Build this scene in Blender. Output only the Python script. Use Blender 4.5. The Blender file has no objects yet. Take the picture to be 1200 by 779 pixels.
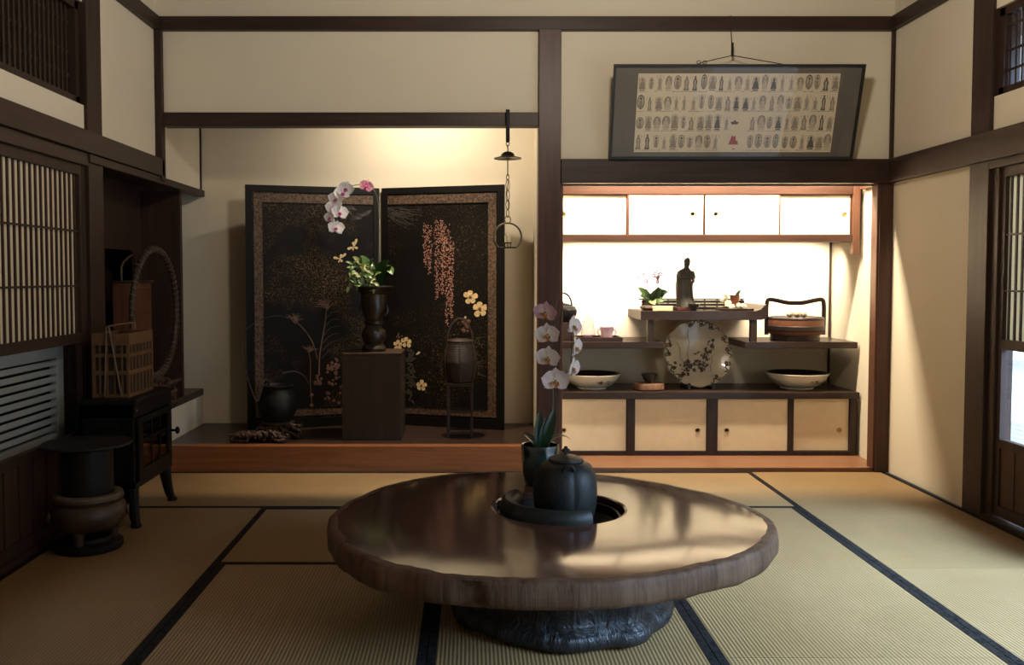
import bpy, bmesh, math, random
from mathutils import Vector, Matrix, noise
R = math.radians
PI = math.pi
sc = bpy.context.scene
col = sc.collection
rnd = random.Random(7)

# ------------------------------------------------------------------ camera, world, lights, exposure
FPX, PITCH, CX, CY, EYE = 1050.0, R(2.5), 550.0, 369.0, 1.25
cam = bpy.data.cameras.new('camera'); camo = bpy.data.objects.new('camera', cam); col.objects.link(camo)
cam.sensor_fit = 'HORIZONTAL'; cam.sensor_width = 36.0
cam.lens = FPX / 1200 * 36.0
cam.shift_x = (600 - CX) / 1200.0
cam.shift_y = -(389.5 - CY) / 1200.0
cam.clip_start = 0.05
camo.location = (0, 0, EYE); camo.rotation_euler = (PI/2 - PITCH, 0, 0)
sc.camera = camo
sc.view_settings.view_transform = 'Standard'; sc.view_settings.look = 'None'
sc.view_settings.gamma = 1.0; sc.view_settings.use_curve_mapping = False
sc.view_settings.exposure = 0.0
sc.cycles.use_denoising = True
sc.cycles.max_bounces = 10; sc.cycles.diffuse_bounces = 6; sc.cycles.glossy_bounces = 4
sc.cycles.transmission_bounces = 8; sc.cycles.transparent_max_bounces = 12
sc.cycles.sample_clamp_indirect = 6.0
sc.cycles.caustics_reflective = False; sc.cycles.caustics_refractive = False

w_ = bpy.data.worlds.new('overcast_sky'); sc.world = w_; w_.use_nodes = True
bg = w_.node_tree.nodes['Background']; bg.inputs[0].default_value = (0.74, 0.87, 1.0, 1); bg.inputs[1].default_value = 2.2

def light(name, kind, loc, energy, color, aim=None, size=None, size_y=None, spot=None, blend=None, radius=None, rotz=0):
    l = bpy.data.lights.new(name, kind); o = bpy.data.objects.new(name, l); col.objects.link(o)
    l.energy = energy; l.color = color; o.location = loc
    if aim is not None:
        d = Vector(aim) - Vector(loc); o.rotation_euler = d.to_track_quat('-Z', 'Y').to_euler()
    if kind == 'AREA':
        l.shape = 'RECTANGLE'; l.size = size; l.size_y = size_y
    if kind == 'SPOT':
        l.spot_size = spot; l.spot_blend = blend
    if radius is not None: l.shadow_soft_size = radius
    return o
WARM = (1.0, 0.80, 0.55)
# hazy low light from the garden side, falling through the open bay behind and beside the camera
haze_sun = light('garden_daylight', 'SUN', (6, -3, 5), 25, (0.41, 0.66, 1.0), aim=(6-0.78*4, -3+0.62*4, 5-0.78*4)); haze_sun.data.angle = R(40)
# strip lamp hidden in the recess behind the niche beam, strip lamp under the upper cupboard
light('niche_ceiling_strip', 'AREA', (1.62, 5.86, 2.08), 92, (1.0, 0.84, 0.62), aim=(1.62, 5.97, 1.0), size=1.8, size_y=0.05)
nss = light('niche_shelf_strip', 'AREA', (1.62, 6.34, 1.468), 44, (1.0, 0.86, 0.66), aim=(1.62, 6.34+0.45, 1.468-0.6), size=1.9, size_y=0.05); nss.data.spread = R(125)
# downlights behind the lintel of the picture alcove
light('alcove_spot', 'SPOT', (-0.30, 5.84, 2.60), 62, (1.0, 0.88, 0.70), aim=(-0.28, 6.60, 1.95), spot=R(155), blend=1.0, radius=0.03)
light('alcove_downlight', 'SPOT', (-0.15, 5.905, 2.62), 220, WARM, aim=(-0.15, 5.60, 0.0), spot=R(76), blend=0.8, radius=0.02)
# fill lamp added above the table to brighten the upper walls
FILL = (0.7, 2.9, 2.86)
light('fill_bulb', 'POINT', (FILL[0], FILL[1], FILL[2]), 140, (1.0, 0.90, 0.74), radius=0.16)

# ------------------------------------------------------------------ measuring helpers
def ray(px, py):
    u = (px - CX) / FPX; v = (CY - py) / FPX
    return Vector((u, math.cos(PITCH) + v*math.sin(PITCH), -math.sin(PITCH) + v*math.cos(PITCH)))
def at(px, py, Y):
    d = ray(px, py); t = Y / d.y; return Vector((d.x*t, Y, EYE + d.z*t))
def fl(px, py, z=0.0):
    d = ray(px, py); t = (z - EYE) / d.z; return Vector((d.x*t, d.y*t, z))
def wl(px, py, X):
    d = ray(px, py); t = X / d.x; return Vector((X, d.y*t, EYE + d.z*t))

# ------------------------------------------------------------------ mesh builder
class MB:
    def __init__(s): s.bm = bmesh.new()
    def poly(s, pts):
        vs = [s.bm.verts.new(p) for p in pts]
        try: s.bm.faces.new(vs)
        except ValueError: pass
        return s
    def box(s, x0, x1, y0, y1, z0, z1, bev=0.0):
        x0, x1 = min(x0, x1), max(x0, x1); y0, y1 = min(y0, y1), max(y0, y1); z0, z1 = min(z0, z1), max(z0, z1)
        v = [s.bm.verts.new(p) for p in ((x0,y0,z0),(x1,y0,z0),(x1,y1,z0),(x0,y1,z0),(x0,y0,z1),(x1,y0,z1),(x1,y1,z1),(x0,y1,z1))]
        fs = [s.bm.faces.new([v[i] for i in f]) for f in ((3,2,1,0),(4,5,6,7),(0,1,5,4),(1,2,6,5),(2,3,7,6),(3,0,4,7))]
        if bev > 0:
            es = {e for f in fs for e in f.edges}
            bmesh.ops.bevel(s.bm, geom=list(es), offset=bev, segments=2, affect='EDGES', profile=0.5)
        return s
    def prism(s, pts, h):   # pts: planar loop of Vectors, extruded by vector h
        pts = [Vector(p) for p in pts]; h = Vector(h)
        a = [s.bm.verts.new(p) for p in pts]; b = [s.bm.verts.new(p + h) for p in pts]
        n = len(pts)
        s.bm.faces.new(a[::-1]); s.bm.faces.new(b)
        for i in range(n): s.bm.faces.new((a[i], a[(i+1) % n], b[(i+1) % n], b[i]))
        return s
    def lathe(s, prof, c=(0,0,0), seg=40, mod=None, cap=True):
        # prof: list of (r, z); mod(angle, r, z) -> radius
        rings = []
        for r, z in prof:
            if r < 1e-5:
                rings.append([s.bm.verts.new((c[0], c[1], c[2] + z))])
            else:
                ring = []
                for i in range(seg):
                    a = 2*PI*i/seg; rr = mod(a, r, z) if mod else r
                    ring.append(s.bm.verts.new((c[0] + rr*math.cos(a), c[1] + rr*math.sin(a), c[2] + z)))
                rings.append(ring)
        for A, B in zip(rings, rings[1:]):
            for i in range(seg):
                j = (i+1) % seg
                if len(A) == 1 and len(B) == 1: continue
                if len(A) == 1: s.bm.faces.new((A[0], B[i], B[j]))
                elif len(B) == 1: s.bm.faces.new((A[j], A[i], B[0]))
                else: s.bm.faces.new((A[i], A[j], B[j], B[i]))
        if cap:
            if len(rings[0]) > 1: s.bm.faces.new(rings[0][::-1])
            if len(rings[-1]) > 1: s.bm.faces.new(rings[-1])
        return s
    def tube(s, pts, r, seg=8, closed=False, flat=None):
        pts = [Vector(p) for p in pts]; n = len(pts)
        rs = r if isinstance(r, (list, tuple)) else [r]*n
        rings = []; prev = None
        for i, p in enumerate(pts):
            if closed: t = pts[(i+1) % n] - pts[i-1]
            else: t = pts[min(i+1, n-1)] - pts[max(i-1, 0)]
            if t.length < 1e-9: t = Vector((0, 0, 1))
            t.normalize()
            if prev is None:
                ref = Vector((0, 0, 1)) if abs(t.z) < 0.9 else Vector((1, 0, 0))
                a = t.cross(ref).normalized()
            else:
                a = prev - t*prev.dot(t)
                if a.length < 1e-6: a = t.orthogonal()
                a.normalize()
            prev = a; b = t.cross(a)
            fa, fb = flat or (1, 1)
            rings.append([s.bm.verts.new(p + a*(math.cos(2*PI*k/seg)*rs[i]*fa) + b*(math.sin(2*PI*k/seg)*rs[i]*fb)) for k in range(seg)])
        m = n if closed else n-1
        for i in range(m):
            A, B = rings[i], rings[(i+1) % n]
            for k in range(seg):
                s.bm.faces.new((A[k], A[(k+1) % seg], B[(k+1) % seg], B[k]))
        if not closed:
            s.bm.faces.new(rings[0][::-1]); s.bm.faces.new(rings[-1])
        return s
    def ball(s, c, r, sx=1, sy=1, sz=1, u=14, v=9):
        m = Matrix.Translation(Vector(c)) @ Matrix.Diagonal((sx, sy, sz, 1))
        bmesh.ops.create_uvsphere(s.bm, u_segments=u, v_segments=v, radius=r, matrix=m); return s
    def loft(s, sections, cap=True):
        rings = [[s.bm.verts.new(p) for p in sec] for sec in sections]; n = len(rings[0])
        for A, B in zip(rings, rings[1:]):
            for k in range(n): s.bm.faces.new((A[k], A[(k+1) % n], B[(k+1) % n], B[k]))
        if cap: s.bm.faces.new(rings[0][::-1]); s.bm.faces.new(rings[-1])
        return s
    def sheet(s, grid):
        vs = [[s.bm.verts.new(p) for p in row] for row in grid]
        for A, B in zip(vs, vs[1:]):
            for k in range(len(A)-1): s.bm.faces.new((A[k], A[k+1], B[k+1], B[k]))
        return s
    def rot(s, M, verts=None):
        bmesh.ops.transform(s.bm, matrix=M, verts=verts or s.bm.verts[:]); return s
    def build(s, name, m, parent=None, smooth=True, origin=None, angle=35, recalc=True):
        if recalc: bmesh.ops.recalc_face_normals(s.bm, faces=s.bm.faces[:])
        me = bpy.data.meshes.new(name)
        vs = s.bm.verts
        if parent is None:
            if origin is None:
                xs = [v.co.x for v in vs]; ys = [v.co.y for v in vs]; zs = [v.co.z for v in vs]
                origin = Vector(((min(xs)+max(xs))/2, (min(ys)+max(ys))/2, min(zs)))
            off = Vector(origin); base = Vector((0, 0, 0))
        else:
            base = worldloc(parent); off = Vector(origin) if origin is not None else base
        for v in vs: v.co -= off
        s.bm.to_mesh(me); s.bm.free()
        if smooth:
            for p in me.polygons: p.use_smooth = True
            try: me.set_sharp_from_angle(angle=R(angle))
            except Exception: pass
        me.materials.append(m)
        o = bpy.data.objects.new(name, me); col.objects.link(o)
        o.location = off - base
        if parent is not None: o.parent = parent
        return o

def worldloc(o):
    v = Vector(o.location)
    while o.parent is not None: o = o.parent; v += Vector(o.location)
    return v
def tag(o, label, cat, group=None, kind=None):
    if label: o['label'] = label
    if cat: o['category'] = cat
    if group: o['group'] = group
    if kind: o['kind'] = kind
    return o
def thing(name, label, cat, loc, group=None):
    o = bpy.data.objects.new(name, None); col.objects.link(o); o.location = loc
    o.empty_display_size = 0.1
    return tag(o, label, cat, group)
def struct(o):
    o['kind'] = 'structure'; return o
def copy_tree(o, parent=None):
    c = o.copy(); col.objects.link(c)
    if parent is not None: c.parent = parent
    for ch in [x for x in bpy.data.objects if x.parent == o]: copy_tree(ch, c)
    return c

# ------------------------------------------------------------------ materials
def nodes(name):
    m = bpy.data.materials.new(name); m.use_nodes = True
    nt = m.node_tree; b = nt.nodes['Principled BSDF']; return m, nt, b
def lk(nt, a, b): nt.links.new(a, b)
def tex(nt, scale=(1,1,1), rot=(0,0,0)):
    tc = nt.nodes.new('ShaderNodeTexCoord'); mp = nt.nodes.new('ShaderNodeMapping')
    mp.inputs['Scale'].default_value = scale; mp.inputs['Rotation'].default_value = rot
    lk(nt, tc.outputs['Object'], mp.inputs['Vector']); return mp.outputs[0]
def ramp(nt, fac, stops):
    r = nt.nodes.new('ShaderNodeValToRGB'); e = r.color_ramp.elements
    while len(e) < len(stops): e.new(0.5)
    for k, (p, c) in zip(e, stops): k.position = p; k.color = (*c, 1)
    lk(nt, fac, r.inputs[0]); return r.outputs[0]
def nz(nt, vec, scale, detail=4, rough=0.6, dist=0.0):
    n = nt.nodes.new('ShaderNodeTexNoise'); n.inputs['Scale'].default_value = scale; n.inputs['Detail'].default_value = detail
    n.inputs['Roughness'].default_value = rough; n.inputs['Distortion'].default_value = dist
    if vec is not None: lk(nt, vec, n.inputs['Vector'])
    return n.outputs[0]
def bump(nt, b, h, strength=0.2, dist=0.01):
    n = nt.nodes.new('ShaderNodeBump'); n.inputs['Strength'].default_value = strength; n.inputs['Distance'].default_value = dist
    lk(nt, h, n.inputs['Height']); lk(nt, n.outputs[0], b.inputs['Normal'])
def plain(name, c, rough=0.6, metal=0.0, var=0.12, nscale=8.0, bmp=0.0, bscale=60, coat=0.0, spec=0.5):
    m, nt, b = nodes(name)
    v = tex(nt); n = nz(nt, v, nscale)
    lo = tuple(x*(1-var) for x in c); hi = tuple(min(1, x*(1+var)) for x in c)
    lk(nt, ramp(nt, n, [(0.3, lo), (0.7, hi)]), b.inputs['Base Color'])
    b.inputs['Roughness'].default_value = rough; b.inputs['Metallic'].default_value = metal
    b.inputs['Coat Weight'].default_value = coat; b.inputs['Specular IOR Level'].default_value = spec
    if bmp: bump(nt, b, nz(nt, v, bscale), bmp, 0.004)
    return m
def wood(name, dark, lightc, axis='X', rough=0.45, scale=1.0, coat=0.0, bmp=0.08, spec=0.28):
    m, nt, b = nodes(name)
    s = {'X': (0.9, 14, 14), 'Y': (14, 0.9, 14), 'Z': (14, 14, 0.9)}[axis]
    v = tex(nt, tuple(k*scale for k in s)); n = nz(nt, v, 2.2, 6, 0.65, 0.6)
    lk(nt, ramp(nt, n, [(0.28, dark), (0.72, lightc)]), b.inputs['Base Color'])
    b.inputs['Roughness'].default_value = rough; b.inputs['Coat Weight'].default_value = coat
    b.inputs['Specular IOR Level'].default_value = spec
    bump(nt, b, n, bmp, 0.004)
    return m

DK1, DK2 = (0.022, 0.011, 0.008), (0.050, 0.027, 0.019)
M = {}
M['beam_x'] = wood('beam_wood_x', DK1, DK2, 'X'); M['beam_y'] = wood('beam_wood_y', DK1, DK2, 'Y'); M['post'] = wood('post_wood', (0.040,0.017,0.012), (0.085,0.040,0.028), 'Z', 0.4)
M['side_post'] = wood('side_post_wood', DK1, DK2, 'Z', 0.5)
M['cedar_x'] = wood('reddish_wood_x', (0.036,0.015,0.010), (0.066,0.030,0.019), 'X', 0.45); M['cedar_z'] = wood('reddish_wood_z', (0.07,0.029,0.017), (0.125,0.056,0.032), 'Z', 0.42)
M['cedar_y'] = wood('reddish_wood_y', (0.07,0.029,0.017), (0.125,0.056,0.032), 'Y', 0.42)
M['sill'] = wood('step_wood', (0.18,0.058,0.020), (0.30,0.112,0.040), 'X', 0.35, coat=0.1)
M['board'] = wood('alcove_board', (0.018,0.010,0.008), (0.045,0.025,0.018), 'X', 0.35, coat=0.2)
M['plank'] = wood('niche_plank', (0.17,0.075,0.036), (0.28,0.14,0.07), 'X', 0.4)
M['shelf'] = wood('shelf_wood', (0.020,0.012,0.010), (0.045,0.026,0.020), 'X', 0.35, coat=0.15)
M['shelf_z'] = wood('shelf_wood_z', (0.020,0.012,0.010), (0.045,0.026,0.020), 'Z', 0.35)
M['plinth'] = wood('plinth_wood', (0.026,0.014,0.008), (0.048,0.027,0.016), 'Z', 0.5)
M['veranda'] = wood('veranda_wood', (0.20,0.17,0.15), (0.34,0.30,0.27), 'Y', 0.5)

def plaster(name, c):
    m, nt, b = nodes(name)
    v = tex(nt); n = nz(nt, v, 1.3, 5); f = nz(nt, v, 260, 3)
    lk(nt, ramp(nt, n, [(0.3, tuple(x*0.93 for x in c)), (0.7, c)]), b.inputs['Base Color'])
    b.inputs['Roughness'].default_value = 0.92; b.inputs['Specular IOR Level'].default_value = 0.2
    bump(nt, b, f, 0.12, 0.002); return m
M['plaster'] = plaster('cream_plaster', (0.72, 0.64, 0.50))
M['ceiling'] = wood('ceiling_boards', (0.10,0.055,0.030), (0.17,0.10,0.06), 'Y', 0.5)
M['white_plaster'] = plaster('garden_plaster', (0.7, 0.7, 0.7))

def tatami(name, along):
    m, nt, b = nodes(name)
    tc = nt.nodes.new('ShaderNodeTexCoord')
    w_ = nt.nodes.new('ShaderNodeTexWave'); w_.wave_type = 'BANDS'; w_.bands_direction = 'X' if along == 'Y' else 'Y'
    w_.inputs['Scale'].default_value = 1/(0.0135*20/ (2*PI)) * 1.0
    w_.inputs['Distortion'].default_value = 0.0
    lk(nt, tc.outputs['Object'], w_.inputs['Vector'])
    mp = nt.nodes.new('ShaderNodeMapping'); mp.inputs['Scale'].default_value = (1.2, 45, 1) if along == 'Y' else (45, 1.2, 1)
    lk(nt, tc.outputs['Object'], mp.inputs['Vector'])
    n = nz(nt, mp.outputs[0], 9, 5, 0.7); big = nz(nt, tc.outputs['Object'], 1.4, 3)
    mix = nt.nodes.new('ShaderNodeMath'); mix.operation = 'MULTIPLY_ADD'; mix.inputs[1].default_value = 0.6
    lk(nt, big, mix.inputs[0]); 
    m2 = nt.nodes.new('ShaderNodeMath'); m2.operation = 'MULTIPLY'; m2.inputs[1].default_value = 0.4
    lk(nt, n, m2.inputs[0]); lk(nt, m2.outputs[0], mix.inputs[2])
    base = ramp(nt, mix.outputs[0], [(0.3, (0.24,0.146,0.058)), (0.7, (0.34,0.222,0.100))])
    mx = nt.nodes.new('ShaderNodeMix'); mx.data_type = 'RGBA'; mx.blend_type = 'MULTIPLY'
    mx.inputs[0].default_value = 1.0
    grv = ramp(nt, w_.outputs[1], [(0.0, (0.55,0.52,0.48)), (0.45, (1,1,1))])
    lk(nt, base, mx.inputs[6]); lk(nt, grv, mx.inputs[7]); lk(nt, mx.outputs[2], b.inputs['Base Color'])
    b.inputs['Roughness'].default_value = 0.5; b.inputs['Specular IOR Level'].default_value = 0.45
    bump(nt, b, w_.outputs[1], 0.5, 0.003)
    return m
M['tatami_y'] = tatami('tatami_long', 'Y'); M['tatami_x'] = tatami('tatami_cross', 'X')
def heri():
    m, nt, b = nodes('tatami_border_cloth')
    v = tex(nt); vo = nt.nodes.new('ShaderNodeTexVoronoi'); vo.inputs['Scale'].default_value = 55
    lk(nt, v, vo.inputs['Vector'])
    lk(nt, ramp(nt, vo.outputs[0], [(0.28, (0.006,0.005,0.005)), (0.55, (0.020,0.017,0.015))]), b.inputs['Base Color'])
    b.inputs['Roughness'].default_value = 0.9; b.inputs['Specular IOR Level'].default_value = 0.08; return m
M['heri'] = heri()

def paper(name, c, trans=0.35):
    m, nt, b = nodes(name); out = nt.nodes['Material Output']
    t = nt.nodes.new('ShaderNodeBsdfTranslucent'); t.inputs[0].default_value = (*c, 1)
    mx = nt.nodes.new('ShaderNodeMixShader'); mx.inputs[0].default_value = trans
    lk(nt, ramp(nt, nz(nt, tex(nt), 30, 5), [(0.3, tuple(x*0.93 for x in c)), (0.7, c)]), b.inputs['Base Color'])
    b.inputs['Roughness'].default_value = 0.9; b.inputs['Specular IOR Level'].default_value = 0.1
    lk(nt, b.outputs[0], mx.inputs[1]); lk(nt, t.outputs[0], mx.inputs[2]); lk(nt, mx.outputs[0], out.inputs[0]); return m
M['shoji_paper'] = paper('shoji_paper', (0.72, 0.62, 0.46), 0.38); 
M['door_paper'] = plain('door_paper', (0.80, 0.70, 0.50), 0.85, var=0.04, nscale=14, spec=0.2)
M['upper_door_paper'] = plain('upper_door_paper', (0.86, 0.80, 0.68), 0.85, var=0.03, nscale=14, spec=0.2)
def glass(name, tint=(1,1,1), refl=0.04):
    m, nt, b = nodes(name); out = nt.nodes['Material Output']
    tr = nt.nodes.new('ShaderNodeBsdfTransparent'); tr.inputs[0].default_value = (*tint, 1)
    g = nt.nodes.new('ShaderNodeBsdfGlossy'); g.inputs['Roughness'].default_value = 0.02
    lw = nt.nodes.new('ShaderNodeLayerWeight'); pw = nt.nodes.new('ShaderNodeMath'); pw.operation = 'POWER'; pw.inputs[1].default_value = 5
    lk(nt, lw.outputs['Facing'], pw.inputs[0]); fr = nt.nodes.new('ShaderNodeMath'); fr.operation = 'MULTIPLY_ADD'; fr.inputs[1].default_value = 0.96; fr.inputs[2].default_value = 0.04
    lk(nt, pw.outputs[0], fr.inputs[0])
    mx = nt.nodes.new('ShaderNodeMixShader'); lk(nt, fr.outputs[0], mx.inputs[0])
    lk(nt, tr.outputs[0], mx.inputs[1]); lk(nt, g.outputs[0], mx.inputs[2]); lk(nt, mx.outputs[0], out.inputs[0])
    nt.nodes.remove(b); fr.inputs[2].default_value = refl; return m
M['glass'] = glass('window_glass'); M['stove_glass'] = glass('stove_glass', (0.75, 0.7, 0.6))
M['black_iron'] = plain('black_cast_iron', (0.0065,0.006,0.0055), 0.55, 0.0, 0.3, 20, 0.15, 120, spec=0.22)
M['stove'] = plain('black_stove_enamel', (0.0045,0.0045,0.0045), 0.5, 0.0, 0.2, 12, 0.06, 160, spec=0.18)
M['kettle'] = plain('kettle_iron', (0.014,0.015,0.014), 0.46, 0.0, 0.35, 22, 0.3, 150, spec=0.3)
M['ring_iron'] = plain('green_black_iron', (0.009,0.011,0.008), 0.45, 0.0, 0.3, 14, 0.2, 120, spec=0.3)
M['pot_glaze'] = plain('dark_green_glaze', (0.014,0.026,0.019), 0.22, 0.0, 0.5, 9, 0.1, 40, coat=0.5)
M['brass'] = plain('aged_brass', (0.42,0.30,0.12), 0.35, 0.9, 0.2, 30)
M['bronze'] = plain('dark_bronze', (0.030,0.023,0.014), 0.3, 0.35, 0.4, 14, 0.15, 70)
M['chain'] = plain('aged_iron_brass', (0.12,0.095,0.065), 0.45, 0.7, 0.3, 40)
M['candle'] = plain('candle_wax', (0.80,0.68,0.42), 0.6, 0, 0.05)
M['bamboo'] = plain('split_bamboo', (0.13,0.068,0.029), 0.45, 0, 0.3, 25, 0.05)
M['bamboo_dark'] = plain('smoked_bamboo', (0.034,0.018,0.010), 0.5, 0, 0.35, 25, 0.1)
M['basket_lining'] = plain('basket_lining', (0.030,0.018,0.011), 0.8, 0, 0.4, 60, 0.3, 220)
M['louver'] = plain('grey_green_louver', (0.37,0.41,0.40), 0.55, 0, 0.06, 6)
M['brazier'] = plain('brown_brazier_glaze', (0.042,0.023,0.013), 0.45, 0, 0.4, 12, 0.15, 50)
M['ash'] = plain('brazier_rim_clay', (0.11,0.072,0.044), 0.7, 0, 0.2, 20)
M['black'] = plain('black_void_lacquer', (0.006,0.006,0.006), 0.5)
M['root'] = wood('gnarled_root', (0.045,0.024,0.016), (0.15,0.085,0.055), 'X', 0.45, 3, 0.1, 0.4)
M['dark_root'] = wood('dark_root', (0.030,0.014,0.010), (0.085,0.045,0.028), 'X', 0.5, 3, 0.0, 0.4)
M['chest'] = wood('chest_wood', (0.085,0.032,0.018), (0.16,0.065,0.036), 'Z', 0.5)
M['koshi'] = wood('door_board_wood', (0.035,0.017,0.010), (0.065,0.032,0.019), 'Z', 0.5)
M['leaf'] = plain('leaf_green', (0.020,0.055,0.014), 0.4, 0, 0.35, 16)
M['leaf_dark'] = plain('leaf_dark_green', (0.008,0.026,0.009), 0.35, 0, 0.3, 12)
M['leaf_pale'] = plain('leaf_pale_green', (0.17,0.20,0.075), 0.45, 0, 0.45, 30)
M['leaf_mid'] = plain('leaf_mid_green', (0.055,0.115,0.026), 0.4, 0, 0.35, 24)
M['stem'] = plain('orchid_stem', (0.055,0.060,0.025), 0.5, 0, 0.3)
M['twig'] = plain('dark_twig', (0.030,0.018,0.014), 0.6, 0, 0.3)
M['moss'] = plain('potting_bark', (0.045,0.035,0.022), 0.9, 0, 0.5, 40, 0.6, 90)
def petal_mat(name, edge, mid, rad):
    m, nt, b = nodes(name)
    tc = nt.nodes.new('ShaderNodeTexCoord'); ln = nt.nodes.new('ShaderNodeVectorMath'); ln.operation = 'LENGTH'
    lk(nt, tc.outputs['Object'], ln.inputs[0])
    dv = nt.nodes.new('ShaderNodeMath'); dv.operation = 'DIVIDE'; dv.inputs[1].default_value = rad; lk(nt, ln.outputs['Value'], dv.inputs[0])
    n = nz(nt, tc.outputs['Object'], 60, 3); ad = nt.nodes.new('ShaderNodeMath'); ad.operation = 'MULTIPLY_ADD'; ad.inputs[1].default_value = 0.35
    lk(nt, n, ad.inputs[0]); lk(nt, dv.outputs[0], ad.inputs[2])
    lk(nt, ramp(nt, ad.outputs[0], [(0.35, mid), (1.1, edge)]), b.inputs['Base Color'])
    b.inputs['Roughness'].default_value = 0.5; b.inputs['Subsurface Weight'].default_value = 0.0
    return m
M['petal'] = petal_mat('orchid_petal_pale', (0.80,0.70,0.76), (0.80,0.78,0.68), 0.05)
M['petal_pink'] = petal_mat('orchid_petal_pink', (0.62,0.36,0.52), (0.78,0.66,0.66), 0.05)
M['petal_white'] = petal_mat('orchid_petal_white', (0.94,0.92,0.93), (0.92,0.84,0.88), 0.05)
M['petal_rose'] = petal_mat('orchid_petal_rose', (0.70,0.35,0.42), (0.60,0.12,0.25), 0.05)
M['lip'] = plain('orchid_lip', (0.60,0.32,0.16), 0.5, 0, 0.4, 120)
M['lip_pink'] = plain('orchid_lip_pink', (0.55,0.10,0.28), 0.5, 0, 0.4, 120)
M['porcelain'] = plain('cream_porcelain', (0.72,0.69,0.60), 0.18, 0, 0.05, 9, coat=0.4)
M['plate'] = plain('plate_glaze', (0.46,0.41,0.31), 0.2, 0, 0.10, 6, coat=0.4)
M['brown_glaze'] = plain('brown_glaze', (0.050,0.026,0.016), 0.28, 0, 0.4, 14, coat=0.3)
M['rust'] = plain('rust_enamel', (0.14,0.055,0.028), 0.35, 0, 0.5, 60)
M['dark_inside'] = plain('dark_bowl_glaze', (0.035,0.022,0.016), 0.3, 0, 0.2)
M['pink_cup'] = plain('pale_lilac_glaze', (0.56,0.37,0.45), 0.25, 0, 0.05, coat=0.3)
M['clear'] = glass('clear_glassware', (0.97,0.93,0.96))
M['black_bowl'] = plain('black_glaze', (0.020,0.020,0.018), 0.3, 0, 0.4)
M['log'] = wood('log_slice', (0.13,0.065,0.040), (0.28,0.15,0.09), 'Z', 0.6, 2)
M['statue'] = plain('dark_stone_bronze', (0.046,0.044,0.035), 0.6, 0.0, 0.35, 12, 0.25, 60)
M['statue_base'] = plain('red_brown_base', (0.075,0.022,0.014), 0.5)
M['lunch'] = wood('lunchbox_wood', (0.13,0.052,0.030), (0.21,0.09,0.052), 'X', 0.4)
M['lunch_dark'] = wood('lunchbox_dark', (0.018,0.012,0.010), (0.036,0.022,0.018), 'X', 0.35)
M['shell'] = plain('cream_shell', (0.36,0.30,0.22), 0.5, 0, 0.5, 45, 0.2, 60)
M['cream'] = plain('cream_card', (0.82,0.70,0.45), 0.7, 0, 0.04)
M['ivory_flower'] = plain('ivory_flower', (0.80,0.74,0.52), 0.6, 0, 0.15, 40)
M['lacquer'] = plain('black_lacquer_frame', (0.0065,0.0055,0.005), 0.5, 0, 0.2, 8, spec=0.15)

# ================================================================== ROOM
XL, XR, YB = -1.97, 2.67, 5.70          # plaster planes of the side walls, front plane of the wall with the alcoves
YW, YFRONT = 6.60, -0.70                # back of the alcoves, wall behind the camera
ZC = 3.15
T = 0.12
struct(MB().box(-2.75, XR+0.02, YFRONT-0.2, 7.0, -0.25, -0.055).build('floor', wood('subfloor', (0.2,0.14,0.08), (0.3,0.2,0.12)), smooth=False))
struct(MB().box(-2.9, 3.2, YFRONT-0.2, 7.0, ZC, ZC+0.1).build('ceiling', M['ceiling'], smooth=False))
# back wall: small walls above the lintels, the alcove backs and the partition
b = MB()
b.box(-1.93, 0.46, YB, YB+0.06, 2.26, 2.80); b.box(0.55, 2.67, YB, YB+0.06, 1.97, 2.80); b.box(-2.1, 2.8, YB, YB+0.06, 2.85, ZC)
struct(b.build('wall_back', M['plaster'], smooth=False))
struct(MB().box(-2.6, 0.47, YW, YW+T, 0.0, ZC).build('wall_alcove', M['plaster'], smooth=False))
struct(MB().box(0.59, 2.80, YW, YW+T, 0.0, ZC).build('wall_niche', M['plaster'], smooth=False))
struct(MB().box(0.47, 0.59, 5.79, YW+T, 0.0, ZC).build('wall_partition', M['plaster'], smooth=False))
struct(MB().box(-2.6, 0.47, YB+0.06, YW, 2.72, 2.75).build('trim_1', M['beam_x'], smooth=False))      # alcove ceiling boards
struct(MB().box(0.59, 2.67, YB+0.06, YW, 2.25, 2.28).build('trim_2', M['cedar_x'], smooth=False))     # niche ceiling boards
# right wall: plain plaster bay, then shoji bay and an open bay
b = MB()
b.box(XR, XR+T, 4.77, YW+T, 0.0, ZC)
b.box(XR, XR+T, YFRONT, 4.60, 1.98, 2.16); b.box(XR, XR+T, YFRONT, 4.60, 2.60, ZC); b.box(XR, XR+T, YFRONT, -0.55, 0.0, 2.0)
b.box(XR, XR+T, YFRONT, 3.2, 2.1, 2.65)
struct(b.build('wall_right', M['plaster'], smooth=False))
b = MB()
b.box(XL-T, XL, 4.66, YW+T, 1.86, ZC)                 # above the built-in shelf
b.box(XL-T, XL, 4.70, YW+T, 0.0, 0.37)                # below it
b.box(XL-T, XL, YFRONT, 4.66, 1.98, 2.12); b.box(XL-T, XL, YFRONT, 4.66, 2.64, ZC)
b.box(XL-T, XL, YFRONT, 3.0, 0.0, 2.65)
struct(b.build('wall_left', M['plaster'], smooth=False))
struct(MB().box(-2.9, 3.2, YFRONT-T, YFRONT, 0.0, ZC).build('wall_front', M['plaster'], smooth=False))

n_trim = [2]
def trim(m, *boxes, bev=0.003):
    n_trim[0] += 1; b = MB()
    for q in boxes: b.box(*q, bev=bev)
    return struct(b.build('trim_%d' % n_trim[0], m, smooth=False))
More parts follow.
